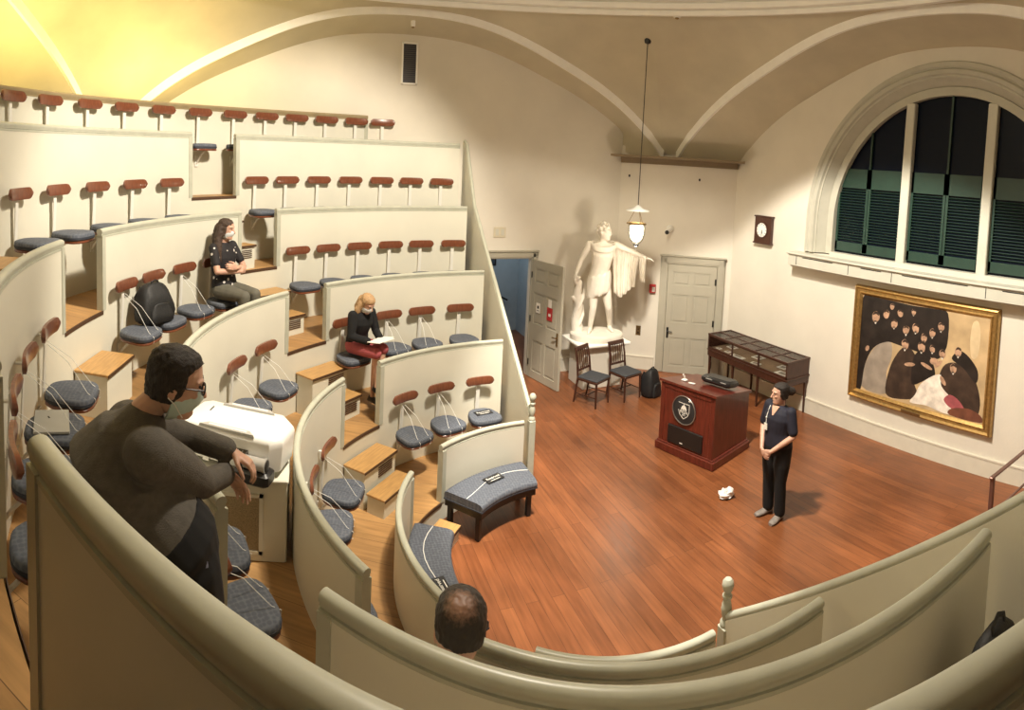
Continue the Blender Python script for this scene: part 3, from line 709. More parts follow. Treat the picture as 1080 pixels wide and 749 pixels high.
sh=MB().lathe([(.02,.165),(.07,.19),(.12,.26),(.145,.36),(.150,.46),(.150,.54),(.146,.54),(.146,.46),(.141,.36),(.116,.265),(.066,.195),(.02,.17)],(0,0,0),28,ring=True); sh.build('glass_jar',M['glass'],t,True)
mb=MB().lathe([(.150,.515),(.160,.52),(.160,.545),(.150,.55)],(0,0,0),28,ring=True)
for q in range(3):
    a=2*PI*q/3+.4; mb.tube([(.155*math.cos(a),.155*math.sin(a),.545),(.10*math.cos(a),.10*math.sin(a),.66),(.012*math.cos(a),.012*math.sin(a),.85)],.005,5); mb.sphere((.165*math.cos(a),.165*math.sin(a),.535),(.022,.022,.018),8,6)
mb.build('rim_and_chains',M['brass'],t,True)
MB().lathe([(0,.10),(.018,.11),(.022,.13),(.045,.15),(.05,.175),(.03,.185),(0,.19)],(0,0,0),16).build('finial',M['black'],t,True)
MB().lathe([(0,.215),(.05,.225),(.095,.28),(.118,.36),(.120,.46),(.10,.52),(0,.525)],(0,0,0),16).build('bulb',emit('lamp_bulb',(1,.84,.60),14),t,True)
for (x,y,lab) in ((2.72,3.0,'small round white ceiling fitting near the ring above the pendant cord'),(-4.6,3.4,'small round brownish ceiling fitting in the yellow-lit vault')):
    c=ceil_at(x,y); t=thing('ceiling_fitting',lab,'ceiling fitting',(c.x,c.y,c.z-.10))
    MB().lathe([(0,0),(.05,.0),(.075,.03),(.08,.10),(.08,.14),(0,.14)],(0,0,0),18).build('ring_body',M['white'],t,True); MB().sphere((0,0,-.005),(.035,.035,.02),10,6).build('sensor',M['brass'],t,True)

for (p_,lab,T_) in (((4.62,.94,6.37),'small white ceiling fitting on the vault above the half-round window',0),((-1.0,5.28,6.36),'small ceiling fitting above the tall wall vent',0)):
    t=thing('ceiling_fitting',lab,'ceiling fitting',p_)
    MB().lathe([(0,0),(.03,.0),(.04,.03),(.04,.10),(.04,.22),(0,.22)],(0,0,0),18).build('ring_body',M['white'],t,True); MB().sphere((0,0,-.005),(.03,.03,.02),10,6).build('sensor',M['brass'],t,True)

# ------------------------------------------------------------------ pedestal (statue itself in the people section)
PX,PY=2.62,4.90
t=thing('pedestal','cream plinth with a square slab carrying the statue','pedestal',(PX,PY,0))
MB().bbox((0,0,.39),(.80,.62,.78),.01).build('block',M['wall'],t); MB().bbox((0,0,.83),(1.06,.84,.05),.012).bbox((0,0,.79),(.92,.72,.04),.01).build('slab',M['white'],t)

# ------------------------------------------------------------------ two slat-back chairs
def make_chair(lab,loc,rz):
    t=thing('side_chair',lab,'chair',loc,rz,'dark chairs by the pedestal')
    MB().bbox((0,0,.435),(.44,.43,.045),.012).build('seat_frame',M['darkwood'],t); MB().bbox((0,-.005,.468),(.43,.42,.04),.018).build('seat',mat('grey_upholstery',(.045,.048,.055),.8,.1),t,True)
    for x in (-.19,.19): MB().tube([(x,-.19,.43),(x*1.03,-.20,0)],[.022,.015],8).build('leg',M['darkwood'],t,True)
    for x in (-.19,.19): MB().tube([(x,.27,0),(x,.20,.44),(x*.97,.235,.72),(x*.95,.29,.95)],[.015,.021,.018,.015],8).build('rear_leg',M['darkwood'],t,True)
    MB().bbox((0,.287,.925),(.40,.03,.075),.01,0,rad(-14)).build('crest_rail',M['darkwood'],t); MB().bbox((0,.225,.56),(.37,.022,.04),.006).build('lower_rail',M['darkwood'],t)
    for i in range(6): x=-.14+.056*i; MB().tube([(x,.225,.56),(x,.25,.73),(x,.284,.91)],.0085,6).build('slat',M['darkwood'],t,True)
    for x in (-.19,.19): MB().tube([(x,-.195,.17),(x,.25,.17)],.010,6).build('stretcher',M['darkwood'],t,True)
    MB().tube([(-.19,.02,.17),(.19,.02,.17)],.010,6).build('stretcher',M['darkwood'],t,True)
    return t
CHAIR1=make_chair('dark slat-back chair with grey seat, left of the two by the pedestal',(2.13,4.02,0),rad(28))
dup(CHAIR1,(2.80,4.06,0),rad(14),'dark slat-back chair with grey seat, right of the two beside the black bag')

# black bag on the floor between chair and lectern
def lumpy(mb_pts,name,ma,par,seed=3,amp=.02,sub=2):
    pass
def soft_bag(par,name,ma,w,d,h,seed,T=None,lean=.0):
    r=random.Random(seed); rings=[]; n=28
    for k_,(u,q,e) in enumerate(((0,.80,.5),(.02,.93,.45),(.10,1.0,.42),(.25,1.03,.42),(.42,.99,.45),(.60,.92,.5),(.75,.84,.55),(.86,.74,.6),(.93,.60,.7),(.98,.40,.8),(1.0,.12,.9))):
        ring=[]
        for i in range(n):
            a=2*PI*i/n; ca,sa=math.cos(a),math.sin(a)
            x=math.copysign(abs(ca)**e,ca)*w/2*q; y=math.copysign(abs(sa)**e,sa)*d/2*(q if u<.8 else q*.8)
            k=1+.035*math.sin(3*a+seed+5*u)+.025*math.sin(7*a+9*u+seed)+.012*r.uniform(-1,1)
            ring.append(Vector((x*k+lean*w*u*u,y*k+.02*math.sin(6*u+seed)*u,h*u)))
        rings.append(ring)
    mb=MB().loft(rings)
    if T: mb.xf(T)
    return mb.build(name,ma,par,True,angle=70)
M['nylon']=mat('black_nylon',(.010,.010,.011),.6,.2,20,bump=.3,bscale=60)
def backpack(lab,loc,rz,w,d,h,seed,loop=True):
    t=thing('backpack',lab,'bag',loc,rz)
    soft_bag(t,'bag_body',M['nylon'],w,d,h,seed)
    soft_bag(t,'front_pocket',M['nylon'],w*.7,d*.45,h*.5,seed+1,Matrix.Translation((0,-d*.45,.01)))
    MB().tube([(-.05,0,h*.93),(-.045,-.01,h*1.03),(0,-.015,h*1.06),(.05,-.01,h*1.03),(.05,0,h*.93)],(.006),6,flat=2).build('grab_loop',M['nylon'],t,True)
    for s in (-1,1): MB().tube([(s*w*.22,d*.40,h*.86),(s*w*.30,d*.62,h*.6),(s*w*.30,d*.58,h*.25),(s*w*.36,d*.38,.06)],.008,6,flat=2.6).build('shoulder_strap',M['nylon'],t,True)
    return t
backpack('black backpack on the floor between right chair and lectern',(3.28,3.92,0),.4,.36,.26,.50,4)
# backpack on a third-tier seat
p=pol(RR[3]-.27,163.0,CUSHZ[3]+.006)
t=backpack('black backpack propped on a third-tier seat behind the man',p,rad(163-90-15),.46,.24,.43,9)
p=pol(RR[2]+.28,263.6,LL[3]+.001)
backpack('dark bag in shadow on the third-tier floor at the bottom right corner',p,rad(174),.38,.20,.65,12)

# ------------------------------------------------------------------ lectern
LR=rad(-74.3)
t=thing('lectern','mahogany lectern with round black crest on its front','lectern',(2.83,1.81,0),LR)
w,d=1.0,.92
MB().bbox((0,0,.06),(w+.06,d+.06,.12),.012).bbox((0,0,.13),(w+.02,d+.02,.025),.008).build('plinth',M['mahog'],t)
mb=MB(); prof=[(-d/2+.01,.12),(-d/2+.01,1.02),(d/2-.01,.86),(d/2-.01,.12)]
T=Matrix(((0,0,1,0),(1,0,0,0),(0,1,0,0),(0,0,0,1)))
mb.prism(prof,-w/2+.015,w/2-.015,T); mb.build('body',M['mahog'],t)
mb=MB().prism([(-d/2-.02,1.02),(-d/2-.02,1.055),(d/2+.02,.89),(d/2+.02,.85)],-w/2-.01,w/2+.01,T); mb.build('desk_top',M['mahog'],t)
mb=MB()
for x in (-w/2+.05,w/2-.05): mb.bbox((x,-d/2+.006,.57),(.07,.014,.86),.004)
mb.bbox((0,-d/2+.006,.975),(w-.06,.014,.06),.004); mb.build('front_stiles',M['mahog'],t)
c=MB().lathe([(0,0),(.205,0),(.205,.014),(.19,.02),(.0,.02)],(0,0,0),36).xf(Matrix.Translation((-.04,-d/2+.012,.70))@Matrix.Rotation(PI/2,4,'X')).build('crest_disc',M['ink'],t,True)
MB().lathe([(.196,.018),(.209,.018),(.212,.024),(.206,.030),(.198,.028)],(0,0,0),36,ring=True).xf(Matrix.Translation((-.04,-d/2+.012,.70))@Matrix.Rotation(PI/2,4,'X')).build('crest_rim',mat('pewter',(.35,.33,.30),.35,.1,metal=.8),c,True)
def txt(body,size,T,name,ma,par,ext=.0015):
    cu=bpy.data.curves.new(name,'FONT'); cu.body=body; cu.size=size; cu.align_x='CENTER'; cu.align_y='CENTER'; cu.extrude=ext
    o=bpy.data.objects.new('tmp',cu); COL.objects.link(o)
    dg=bpy.context.evaluated_depsgraph_get(); me=bpy.data.meshes.new_from_object(o.evaluated_get(dg)); bpy.data.objects.remove(o)
    me.transform(T); me.materials.clear(); me.materials.append(ma); return link_mesh(name,me,par)
FY=-d/2+.012-.0215
TF=Matrix(((1,0,0,-.04),(0,0,1,FY),(0,1,0,.70),(0,0,0,1)))@Matrix.Identity(4)
TF=Matrix.Translation((-.04,FY,.70))@Matrix.Rotation(PI/2,4,'X')
mb=MB(); sh=[(-.095,.10),(.095,.10),(.095,-.01),(.07,-.07),(0,-.125),(-.07,-.07),(-.095,-.01)]
for i in range(7):
    if i in (6,): continue
    a,b_=Vector(sh[i]),Vector(sh[(i+1)%7]); m_=(a+b_)/2; L_=(b_-a).length; mb.box((m_.x,m_.y,0),(L_+.006,.008,.002),math.atan2((b_-a).y,(b_-a).x))
mb.xf(TF); mb.build('crest_shield',M['paper'],c)
mb=MB().prism([(.042*math.cos(PI*i/10),.03+.042*math.sin(PI*i/10)) for i in range(11)],0,.002).box((0,.082,.001),(.012,.022,.002)).box((0,.022,.001),(.10,.014,.002))
for x in (-.04,-.014,.014,.04): mb.box((x,.004,.001),(.011,.024,.002))
mb.xf(TF).build('crest_dome',M['paper'],c)
txt('MGH',.062,TF@Matrix.Translation((0,-.032,0)),'crest_letters',M['paper'],c); txt('1811',.034,TF@Matrix.Translation((0,-.072,0)),'crest_year',M['paper'],c)
MB().box((.06,-d/2+.012-.021,.855),(.05,.002,.018)).build('crest_tag',M['paper'],c)
c=MB().bbox((0,-d/2-.002,.30),(.62,.03,.26),.008).build('speaker_panel',M['black'],t)
MB().box((-.05,-d/2-.018,.215),(.05,.002,.014)).build('speaker_badge',M['paper'],c)
# things on the lectern
Tl=Matrix.Translation((2.83,1.81,0))@Matrix.Rotation(LR,4,'Z')
q=Tl@Vector((.16,.12,.985)); t=thing('desk_monitor','black console box lying on top of the lectern','monitor',q,LR)
MB().bbox((0,0,.055),(.52,.30,.10),.03,0,rad(-9)).build('console_body',M['black'],t,True)
M['greymetal']=mat('grey_metal',(.5,.5,.48),.3,.1,metal=.6)
for x_,w_ in ((-.1,.12),(.15,.10)): MB().bbox((x_,-.145,.09),(w_,.012,.014),.004,0,rad(-9)).build('console_trim',M['greymetal'],t)
q=Tl@Vector((-.26,-.20,1.012)); t=thing('microphone','small white microphone on the lectern top','microphone',q,LR)
MB().bbox((0,0,.012),(.08,.07,.024),.008).build('mic_base',M['paper'],t,True); MB().tube([(0,0,.02),(0,-.01,.07),(-.01,-.03,.10)],.012,8).build('mic_stem',M['paper'],t,True)
q=Tl@Vector((-.10,-.23,1.014)); t=thing('note_card','small white card on the lectern beside the microphone','card',q,LR)
MB().bbox((0,0,.008),(.10,.06,.010),.003,.2,rad(-9)).build('card',M['paper'],t)

# crumpled paper on the floor
r_=random.Random(5); mb=MB(); n=12; rings=[]
for j in range(8):
    th=PI*j/7; rings.append([Vector((.12*max(.03,math.sin(th))*math.cos(2*PI*i/n),.085*max(.03,math.sin(th))*math.sin(2*PI*i/n),.055-.055*math.cos(th)))*r_.uniform(.78,1.2) for i in range(n)])
mb.loft(rings); mb.v=[(x,y,max(0.001,z)) for x,y,z in mb.v]
tag(mb.build('crumpled_cloth',mat('white_cloth',(.82,.81,.80),.8,.04),None,False,(2.25,.58,0)),'crumpled white cloth lying on the floorboards left of the standing woman','cloth')

# ------------------------------------------------------------------ display case along the window wall
t=thing('display_case','long dark wooden glass-topped display case under the wall clock','display case',(4.90,2.90,0))
w,l=.58,2.14
for y in (-1.03,-.34,.34,1.03):
    for x in (-.25,.25): MB().tube([(x,y,0),(x,y,.60)],[.017,.030],4,up=(1,1,0)).build('leg',M['darkwood'],t)
MB().bbox((0,0,.62),(w,l,.12),.008).bbox((0,0,.685),(w+.03,l+.03,.02),.006).build('apron',M['darkwood'],t)
mb=MB().box((0,0,.70),(w-.02,l-.02,.02))
mb.box((w/2-.012,0,.84),(.02,l-.02,.28)); mb.box((0,l/2-.012,.84),(w-.02,.02,.28)); mb.box((0,-l/2+.012,.84),(w-.02,.02,.28))
mb.box((-w/2+.012,0,.72),(.022,l,.04)).box((-w/2+.012,0,.965),(.022,l,.03))
for y in (-l/2+.015,-l/6,l/6,l/2-.015): mb.box((-w/2+.012,y,.84),(.022,.03,.28))
mb.build('case_box',M['darkwood'],t)
mb=MB()
for x in (-w/2+.012,0,w/2-.012): mb.bbox((x,0,.985),(.032,l+.02,.022),.005)
for j in range(6): y=-l/2+.012+(l-.024)*j/5; mb.bbox((0,y,.985),(w+.02,.032,.022),.005)
mb.build('lid_frame',M['darkwood'],t)
MB().box((0,0,.982),(w-.03,l-.03,.006)).build('glass_top',M['glass'],t); MB().box((-w/2+.010,0,.84),(.005,l-.04,.22)).build('glass_front',M['glass'],t)
MB().box((0,0,.716),(w-.06,l-.06,.008)).build('lining',mat('tan_lining',(.26,.17,.10),.8,.15,6),t)
CASE=t
r_=random.Random(11)
kinds=[('open booklet','paper'),('pale printed card','paper')]
spots=[(-.16,-.86,.16,.30),(.10,-.62,.16,.2),(-.17,-.18,.11,.2),(.12,.05,.18,.22),(-.18,.30,.10,.34),(-.15,.62,.10,.12),(.12,.80,.16,.2),(-.16,.88,.08,.12)]
where=['nearest the woman','second from the near end','third along the front','in the middle at the back','fourth along the front','fifth along the front','at the back of the far end','at the front of the far end']
for (x,y,a,b_),wh in zip(spots,where):
    c=thing('exhibit_card','pale paper exhibit in the display case, %s'%wh,'exhibit',(4.90+x,2.90+y,.7205),r_.uniform(-.2,.2),'exhibits in the display case')
    MB().bbox((0,0,.006),(a,b_,.010),.002).build('card',M['paper'],c); MB().box((0,0,.0118),(a*.6,b_*.55,.001)).build('print_block',mat('print_grey',(.30,.26,.22),.8,.2),c)

# ------------------------------------------------------------------ curved benches on the arena floor with cushions and cards
def bench(lab,a0,a1,r0,r1,legs):
    t=thing('curved_bench',lab,'bench',(0,0,0)); t.location=pol((r0+r1)/2,(a0+a1)/2,0); off=Matrix.Translation(-t.location)
    MB().arc([(0,.27),(0,.34),(r1-r0,.34),(r1-r0,.27)],r0,a0,a1,2).xf(off).build('bench_frame',M['black'],t)
    pr=[(.0,.345),(-.015,.36),(-.015,.41),(.01,.435),(.06,.445),(r1-r0-.05,.445),(r1-r0-.01,.435),(r1-r0,.41),(r1-r0,.345)]
    c=MB().arc(pr,r0,a0-.6,a1+.6,1.5).xf(off).build('cushion',M['cush'],t,True,angle=60)
    MB().arc([(-.018,.352),(-.018,.362),(r1-r0+.004,.362),(r1-r0+.004,.352)],r0,a0-.8,a1+.8,2).xf(off).build('piping',M['piping'],c)
    for a,r in legs:
        p=pol(r,a); MB().bbox((p.x,p.y,.137),(.055,.055,.27),.005,rad(a)).xf(off).build('leg',M['black'],t)
    rm=(r0+r1)/2; pts=[pol(rm+.05*math.sin((a-a0)*.13),a,.449) for a in np.linspace(a0,a1,12)]
    pts=[pts[0]-Vector((0,0,.1))]+pts+[pts[-1]-Vector((0,0,.1))]
    MB().tube(pts,.004,5).xf(off).build('string',M['string'],t,True)
    return t
bench('curved dark bench with long slate cushion in front of the far lowest parapet',93.5,131.5,1.24,1.72,[(96,1.30),(94.5,1.66),(129.5,1.30),(130.5,1.66)])
bench('curved slate-cushioned bench against the middle lowest parapet, beside the seated man',155,205,1.36,1.76,[(157,1.42),(156,1.70),(203,1.42),(203,1.70)])
for a,r,lab,rz in ((98.3,2.48,'black reserved card on the lowest-tier seat nearest the far end wall',12),(111.5,1.49,'black reserved card on the long far bench cushion',24),(187.0,1.52,'black reserved card on the middle bench cushion near the seated man',100)):
    p=pol(r,a,.4535 if r<2 else CUSHZ[1]+.0055); t=thing('reserved_card',lab,'card',p,rad(rz),'black reserved cards')
    MB().bbox((0,0,.005),(.24,.12,.008),.002).build('card',M['ink'],t)
    txt('Reserved',.052,Matrix.Translation((0,.012,.0095)),'card_text',M['paper'],t,.0006); MB().box((0,-.035,.0095),(.14,.008,.001)).build('card_line',M['paper'],t)
step_box('low red-brown topped step on the arena floor between the two benches',140.5,1.585,.36,.26,0,.16,False)

# ------------------------------------------------------------------ metal handrail at the right
t=thing('metal_handrail','thin metal handrail on the arena floor at the right edge','handrail',(3.48,-2.40,0))
mm=mat('brown_steel',(.20,.11,.09),.35,.15,metal=.7)
MB().bbox((0,0,.45),(.05,.05,.90),.006).build('post',mm,t); MB().bbox((1.35,-.12,.45),(.05,.05,.90),.006).build('post',mm,t)
MB().bbox((.70,-.06,.90),(1.5,.05,.025),.006,rad(-5)).build('top_rail',mm,t); MB().bbox((.70,-.06,.45),(1.4,.025,.02),.004,rad(-5)).build('lower_rail',mm,t)

# ------------------------------------------------------------------ equipment cabinet and projector behind the second parapet
t=thing('equipment_cabinet','cream cabinet with brown mesh front carrying the white projector','cabinet',(-3.235,-.02,LL[2]))
MB().bbox((0,0,.33),(.82,.72,.66),.01).bbox((0,-.005,.675),(.84,.75,.03),.008).build('body',M['cream'],t)
MB().box((-.07,-.362,.315),(.52,.006,.44)).build('mesh_panel',mat('woven_mesh',(.30,.235,.14),.8,.35,120),t)
mb=MB()
for x in (-.345,.205): mb.box((x,-.364,.315),(.03,.012,.50))
for z in (.08,.55): mb.box((-.07,-.364,z),(.58,.012,.03))
mb.build('mesh_frame',M['cream'],t)
MB().box((-.02,-.364,.615),(.025,.006,.025)).build('lock',M['black'],t)
t=thing('projector','large white projector with carry handles on the cream cabinet','projector',(-3.25,-.06,LL[2]+.6905),rad(-19))
wp=mat('white_plastic',(.78,.77,.74),.35,.02); gp=mat('grey_plastic',(.40,.39,.37),.4,.05)
out=[(-.46,-.25),(.38,-.25),(.46,-.17),(.46,.10),(.32,.25),(-.40,.25),(-.46,.19)]
def oring(z,s,sy=None): return [Vector((x*s,y*(sy or s),z)) for x,y in out]
MB().loft([oring(.05,.93),oring(.06,.96),oring(.25,1.0),oring(.285,1.0),oring(.312,.975),oring(.325,.93),oring(.328,.5)]).build('housing',wp,t,True,angle=35)
for x,y in ((-.38,-.18),(.34,-.18),(-.36,.18),(.28,.18)): MB().lathe([(.02,0),(.024,.01),(.02,.06)],(x,y,0),10).build('foot',M['black'],t,True)
for s in (-1,1):
    y=s*.215
    h_=MB().loft([[Vector((x*k,y+dy*k2,z)) for x,dy in ((-.25,-.03),(.25,-.03),(.19,.032),(-.19,.032))] for z,k,k2 in ((.320,1,1),(.342,.97,.9))])
    o=h_.build('handle',gp,t,True); MB().bbox((0,y,.3435),(.34,.022,.006),.002).build('handle_grip',wp,o)
MB().box((-.30,.08,.3285),(.012,.09,.002),.1).build('status_slot',M['ink'],t)
mb=MB().box((.02,-.2475,.165),(.36,.012,.10)); v=mb.build('vent_panel',mat('vent_shadow',(.10,.085,.06),.6,.2,40),t)
mb=MB()
for j in range(9): mb.box((-.13+j*.038,-.255,.165),(.008,.006,.098),0,0,rad(28))
mb.build('vent_fins',gp,v)
MB().bbox((-.18,-.249,.11),(.06,.010,.14),.004).build('side_port',wp,t)
c=MB().bbox((.27,-.29,.055),(.30,.16,.11),.02).build('lens_mount',M['black'],t,True)
MB().tube([(.20,-.305,.155),(.37,-.305,.155)],.050,20).tube([(.365,-.305,.155),(.385,-.305,.155)],.056,20).build('lens_barrel',mat('lens_grey',(.45,.44,.42),.35,.05,metal=.3),c,True)
MB().lathe([(0,0),(.046,0),(.04,.004),(0,.008)],(0,0,0),18).xf(Matrix.Translation((.386,-.305,.155))@Matrix.Rotation(PI/2,4,'Y')).build('front_lens',M['black'],c,True)
# laptop on a third-tier seat
a=196.7; p=pol(RR[3]-.28,a,CUSHZ[3]+.0065)
t=thing('laptop','closed silver laptop on a third-tier seat behind the near rail end','laptop',p,rad(a-90+8))
al=mat('brushed_silver',(.42,.42,.40),.4,.04,metal=.4)
MB().bbox((0,0,.006),(.34,.24,.010),.003).build('base',al,t); MB().bbox((0,0,.0155),(.34,.24,.008),.003).build('lid',al,t); MB().box((.05,.02,.0200),(.03,.012,.0008),.3).build('badge',M['ink'],t)
# ------------------------------------------------------------------ figures
def V(*a): return Vector(a)
def remesh(mb, name, ma, parent, voxel, smooth=6, T=None):
    if T: mb.xf(T)
    o=mb.build(name,ma,None,True)
    m=o.modifiers.new('r','REMESH'); m.mode='VOXEL'; m.voxel_size=voxel
    s=o.modifiers.new('s','SMOOTH'); s.iterations=smooth; s.factor=.5
    dg=bpy.context.evaluated_depsgraph_get(); dg.update()
    me=bpy.data.meshes.new_from_object(o.evaluated_get(dg)); old=o.data
    o.modifiers.clear(); o.data=me; bpy.data.meshes.remove(old); me.name=name
    me.polygons.foreach_set('use_smooth',[True]*len(me.polygons))
    if parent: o.parent=parent
    return o
def limb(mb, pts, rr, seg=14, grow=0.0):
    """tapered round limb through joints, rounded at joints and ends"""
    P=[Vector(p) for p in pts]; fine=[];fr=[]
    for i in range(len(P)-1):
        for j in range(5):
            u=j/5; fine.append(P[i].lerp(P[i+1],u)); fr.append(rr[i]+(rr[i+1]-rr[i])*u+grow)
    fine.append(P[-1]); fr.append(rr[-1]+grow)
    for i in range(len(P)-1):
        a=i*5; mb.tube(fine[a:a+6],fr[a:a+6],seg)
    for p,r in zip(P,rr): mb.sphere(p,r+grow,14,9)
    return mb
def oval(mb, rows, side, grow=0.0, seg=20):
    """loft of ellipses: rows of (centre, half width, half depth); side = unit vector of the width"""
    rings=[]; n=len(rows); side=Vector(side).normalized()
    for i,(c,a,b) in enumerate(rows):
        c=Vector(c); t=(Vector(rows[min(i+1,n-1)][0])-Vector(rows[max(i-1,0)][0])).normalized()
        s=(side-t*side.dot(t)).normalized(); d=t.cross(s)
        rings.append([c+s*(a+grow)*math.copysign(abs(math.cos(q))**.85,math.cos(q))+d*(b+grow)*math.sin(q) for q in [2*PI*k/seg for k in range(seg)]])
    return mb.loft(rings)
def head_T(c, face, up=(0,0,1)):
    """frame: face looks along local -y"""
    f=Vector(face).normalized(); u=Vector(up); u=(u-f*u.dot(f)).normalized(); x=(-f).cross(u) 
    x=-(f.cross(u)) if False else u.cross(f)*-1
    # local y = -f, z = u, x = y cross z
    y=-f; x=y.cross(u)
    return Matrix(((x.x,y.x,u.x,c[0]),(x.y,y.y,u.y,c[1]),(x.z,y.z,u.z,c[2]),(0,0,0,1)))
def head(mb, T, s=1.0):
    i0=len(mb.v)
    rows=[(-.118,.020,.022,-.052),(-.112,.036,.040,-.045),(-.095,.050,.060,-.030),(-.070,.058,.078,-.014),(-.040,.066,.088,-.004),(-.010,.071,.093,.0),(.020,.074,.097,.003),(.055,.074,.098,.005),(.085,.066,.088,.006),(.105,.050,.068,.008),(.118,.026,.036,.010),(.121,.006,.008,.010)]
    mb.loft([[V(a*math.cos(q)*s,(y0+b*math.sin(q))*s,z*s) for q in [2*PI*k/20 for k in range(20)]] for z,a,b,y0 in rows])
    mb.tube([V(0,-.092*s,.022*s),V(0,-.108*s,-.008*s),V(0,-.118*s,-.024*s),V(0,-.096*s,-.034*s)],[.008*s,.011*s,.014*s,.010*s],8)      # nose
    for x in (-1,1):
        mb.tube([V(x*.012*s,-.096*s,.036*s),V(x*.035*s,-.090*s,.040*s),V(x*.056*s,-.070*s,.034*s)],[.006*s,.0065*s,.005*s],8)              # brow
        mb.sphere(V(x*.034*s,-.070*s,-.016*s),(.020*s,.018*s,.014*s),10,7)                                                            # cheek
        mb.sphere(V(x*.074*s,.012*s,-.004*s),(.009*s,.020*s,.032*s),10,7)                                                              # ear
    mb.tube([V(-.024*s,-.082*s,-.060*s),V(0,-.092*s,-.058*s),V(.024*s,-.082*s,-.060*s)],[.006*s,.009*s,.006*s],8)                       # lips
    mb.sphere(V(0,-.080*s,-.096*s),(.020*s,.014*s,.014*s),10,7)                                                                        # chin
    mb.v[i0:]=[tuple(T@Vector(p)) for p in mb.v[i0:]]
    return mb
def hand(mb, w, d, n, thumb, curl=.5, s=1.0, spread=.0):
    """w wrist, d pointing along the fingers, n out of the palm side, thumb=+1/-1 picks the side"""
    d=Vector(d).normalized(); n=Vector(n); n=(n-d*n.dot(d)).normalized(); b=d.cross(n)*thumb; w=Vector(w)
    oval(mb,[(w,.024*s,.018*s),(w+d*.03*s,.034*s,.016*s),(w+d*.065*s,.041*s,.015*s),(w+d*.092*s,.039*s,.012*s)],b,0,14)
    ln=[.070,.080,.075,.060]
    for k in range(4):
        off=(.031-.0205*k)*s; p=w+d*(.088-.004*abs(k-1.2))*s+b*off; L=ln[k]*s; a=curl*.6; pts=[p]; dd=d+b*spread*(1.5-k)*.1
        for q,fr in enumerate((.45,.32,.23)):
            a_=a+curl*.75*q; v=(d*math.cos(a_)+n*math.sin(a_)+b*spread*(1.5-k)*.08); p=p+v*L*fr; pts.append(p)
        limb(mb,pts,[.0088*s,.0082*s,.0074*s,.0062*s],8)
    p0=w+d*.022*s+b*.026*s; v1=(d*.62+b*.62+n*.35).normalized(); v2=(d*.85+b*.15+n*.5).normalized()
    limb(mb,[p0,p0+v1*.040*s,p0+v1*.040*s+v2*.034*s,p0+v1*.040*s+v2*.034*s+(d*.8+n*.6).normalized()*.024*s],[.014*s,.0105*s,.0092*s,.007*s],8)
    return mb
def shoe(mb, ankle, toe, r=.045):
    a=Vector(ankle); t=Vector(toe); h=V(0,0,1); f=(t-a); f.z=0; f.normalize(); base=min(a.z-.075,t.z-.03)
    c=V(a.x,a.y,0)
    rings=[]
    side=V(-f.y,f.x,0)
    for u,wd,ht in ((-.065,.026,.055),(-.045,.036,.085),(0,.040,.095),(.05,.042,.075),(.10,.046,.055),(.15,.044,.048),(.185,.028,.036)):
        p=c+f*u; rings.append([V(p.x,p.y,base)+side*wd*math.cos(q)+h*(ht*.5+ht*.5*math.sin(q)) for q in [2*PI*k/14 for k in range(14)]])
    return mb.loft(rings)
M['hairdark']=mat('dark_hair',(.018,.012,.009),.62,.4,6,stretch=(30,30,2),bump=.5,bscale=12)
M['hairbrown']=mat('brown_hair',(.050,.028,.018),.62,.35,6,stretch=(30,30,2),bump=.5,bscale=12)
M['hairblond']=mat('blond_hair',(.42,.26,.13),.62,.3,6,stretch=(30,30,2),bump=.5,bscale=12)
M['navy']=mat('navy_scrubs',(.010,.010,.022),.8,.15,12,bump=.15,bscale=25)
M['blackcloth']=mat('black_cloth',(.005,.005,.006),.9,.2,12,bump=.15,bscale=25)
M['greycloth']=mat('charcoal_knit',(.090,.080,.068),.85,.14,30,bump=.3,bscale=160)
M['greypants']=mat('olive_grey_trousers',(.115,.108,.085),.8,.1,12,bump=.1)
M['pink']=mat('rose_cloth',(.36,.075,.085),.8,.1,12,bump=.1)
M['mask']=mat('pale_green_mask',(.50,.62,.58),.8,.05,20,bump=.2,bscale=80)
M['maskw']=mat('white_mask',(.66,.68,.68),.8,.04,20)
M['shoegrey']=mat('grey_shoe',(.22,.19,.17),.6,.2,20)
m,nt,b=new_mat('dotted_black_blouse'); tc=nt.nodes.new('ShaderNodeTexCoord'); vo=nt.nodes.new('ShaderNodeTexVoronoi'); vo.inputs['Scale'].default_value=13
cr=nt.nodes.new('ShaderNodeValToRGB'); cr.color_ramp.interpolation='CONSTANT'; cr.color_ramp.elements[0].color=(.62,.58,.55,1); cr.color_ramp.elements[1].position=.23; cr.color_ramp.elements[1].color=(.012,.010,.012,1)
nt.links.new(tc.outputs['Object'],vo.inputs['Vector']); nt.links.new(vo.outputs['Distance'],cr.inputs['Fac']); nt.links.new(cr.outputs['Color'],b.inputs['Base Color']); b.inputs['Roughness'].default_value=.8
M['dots']=m
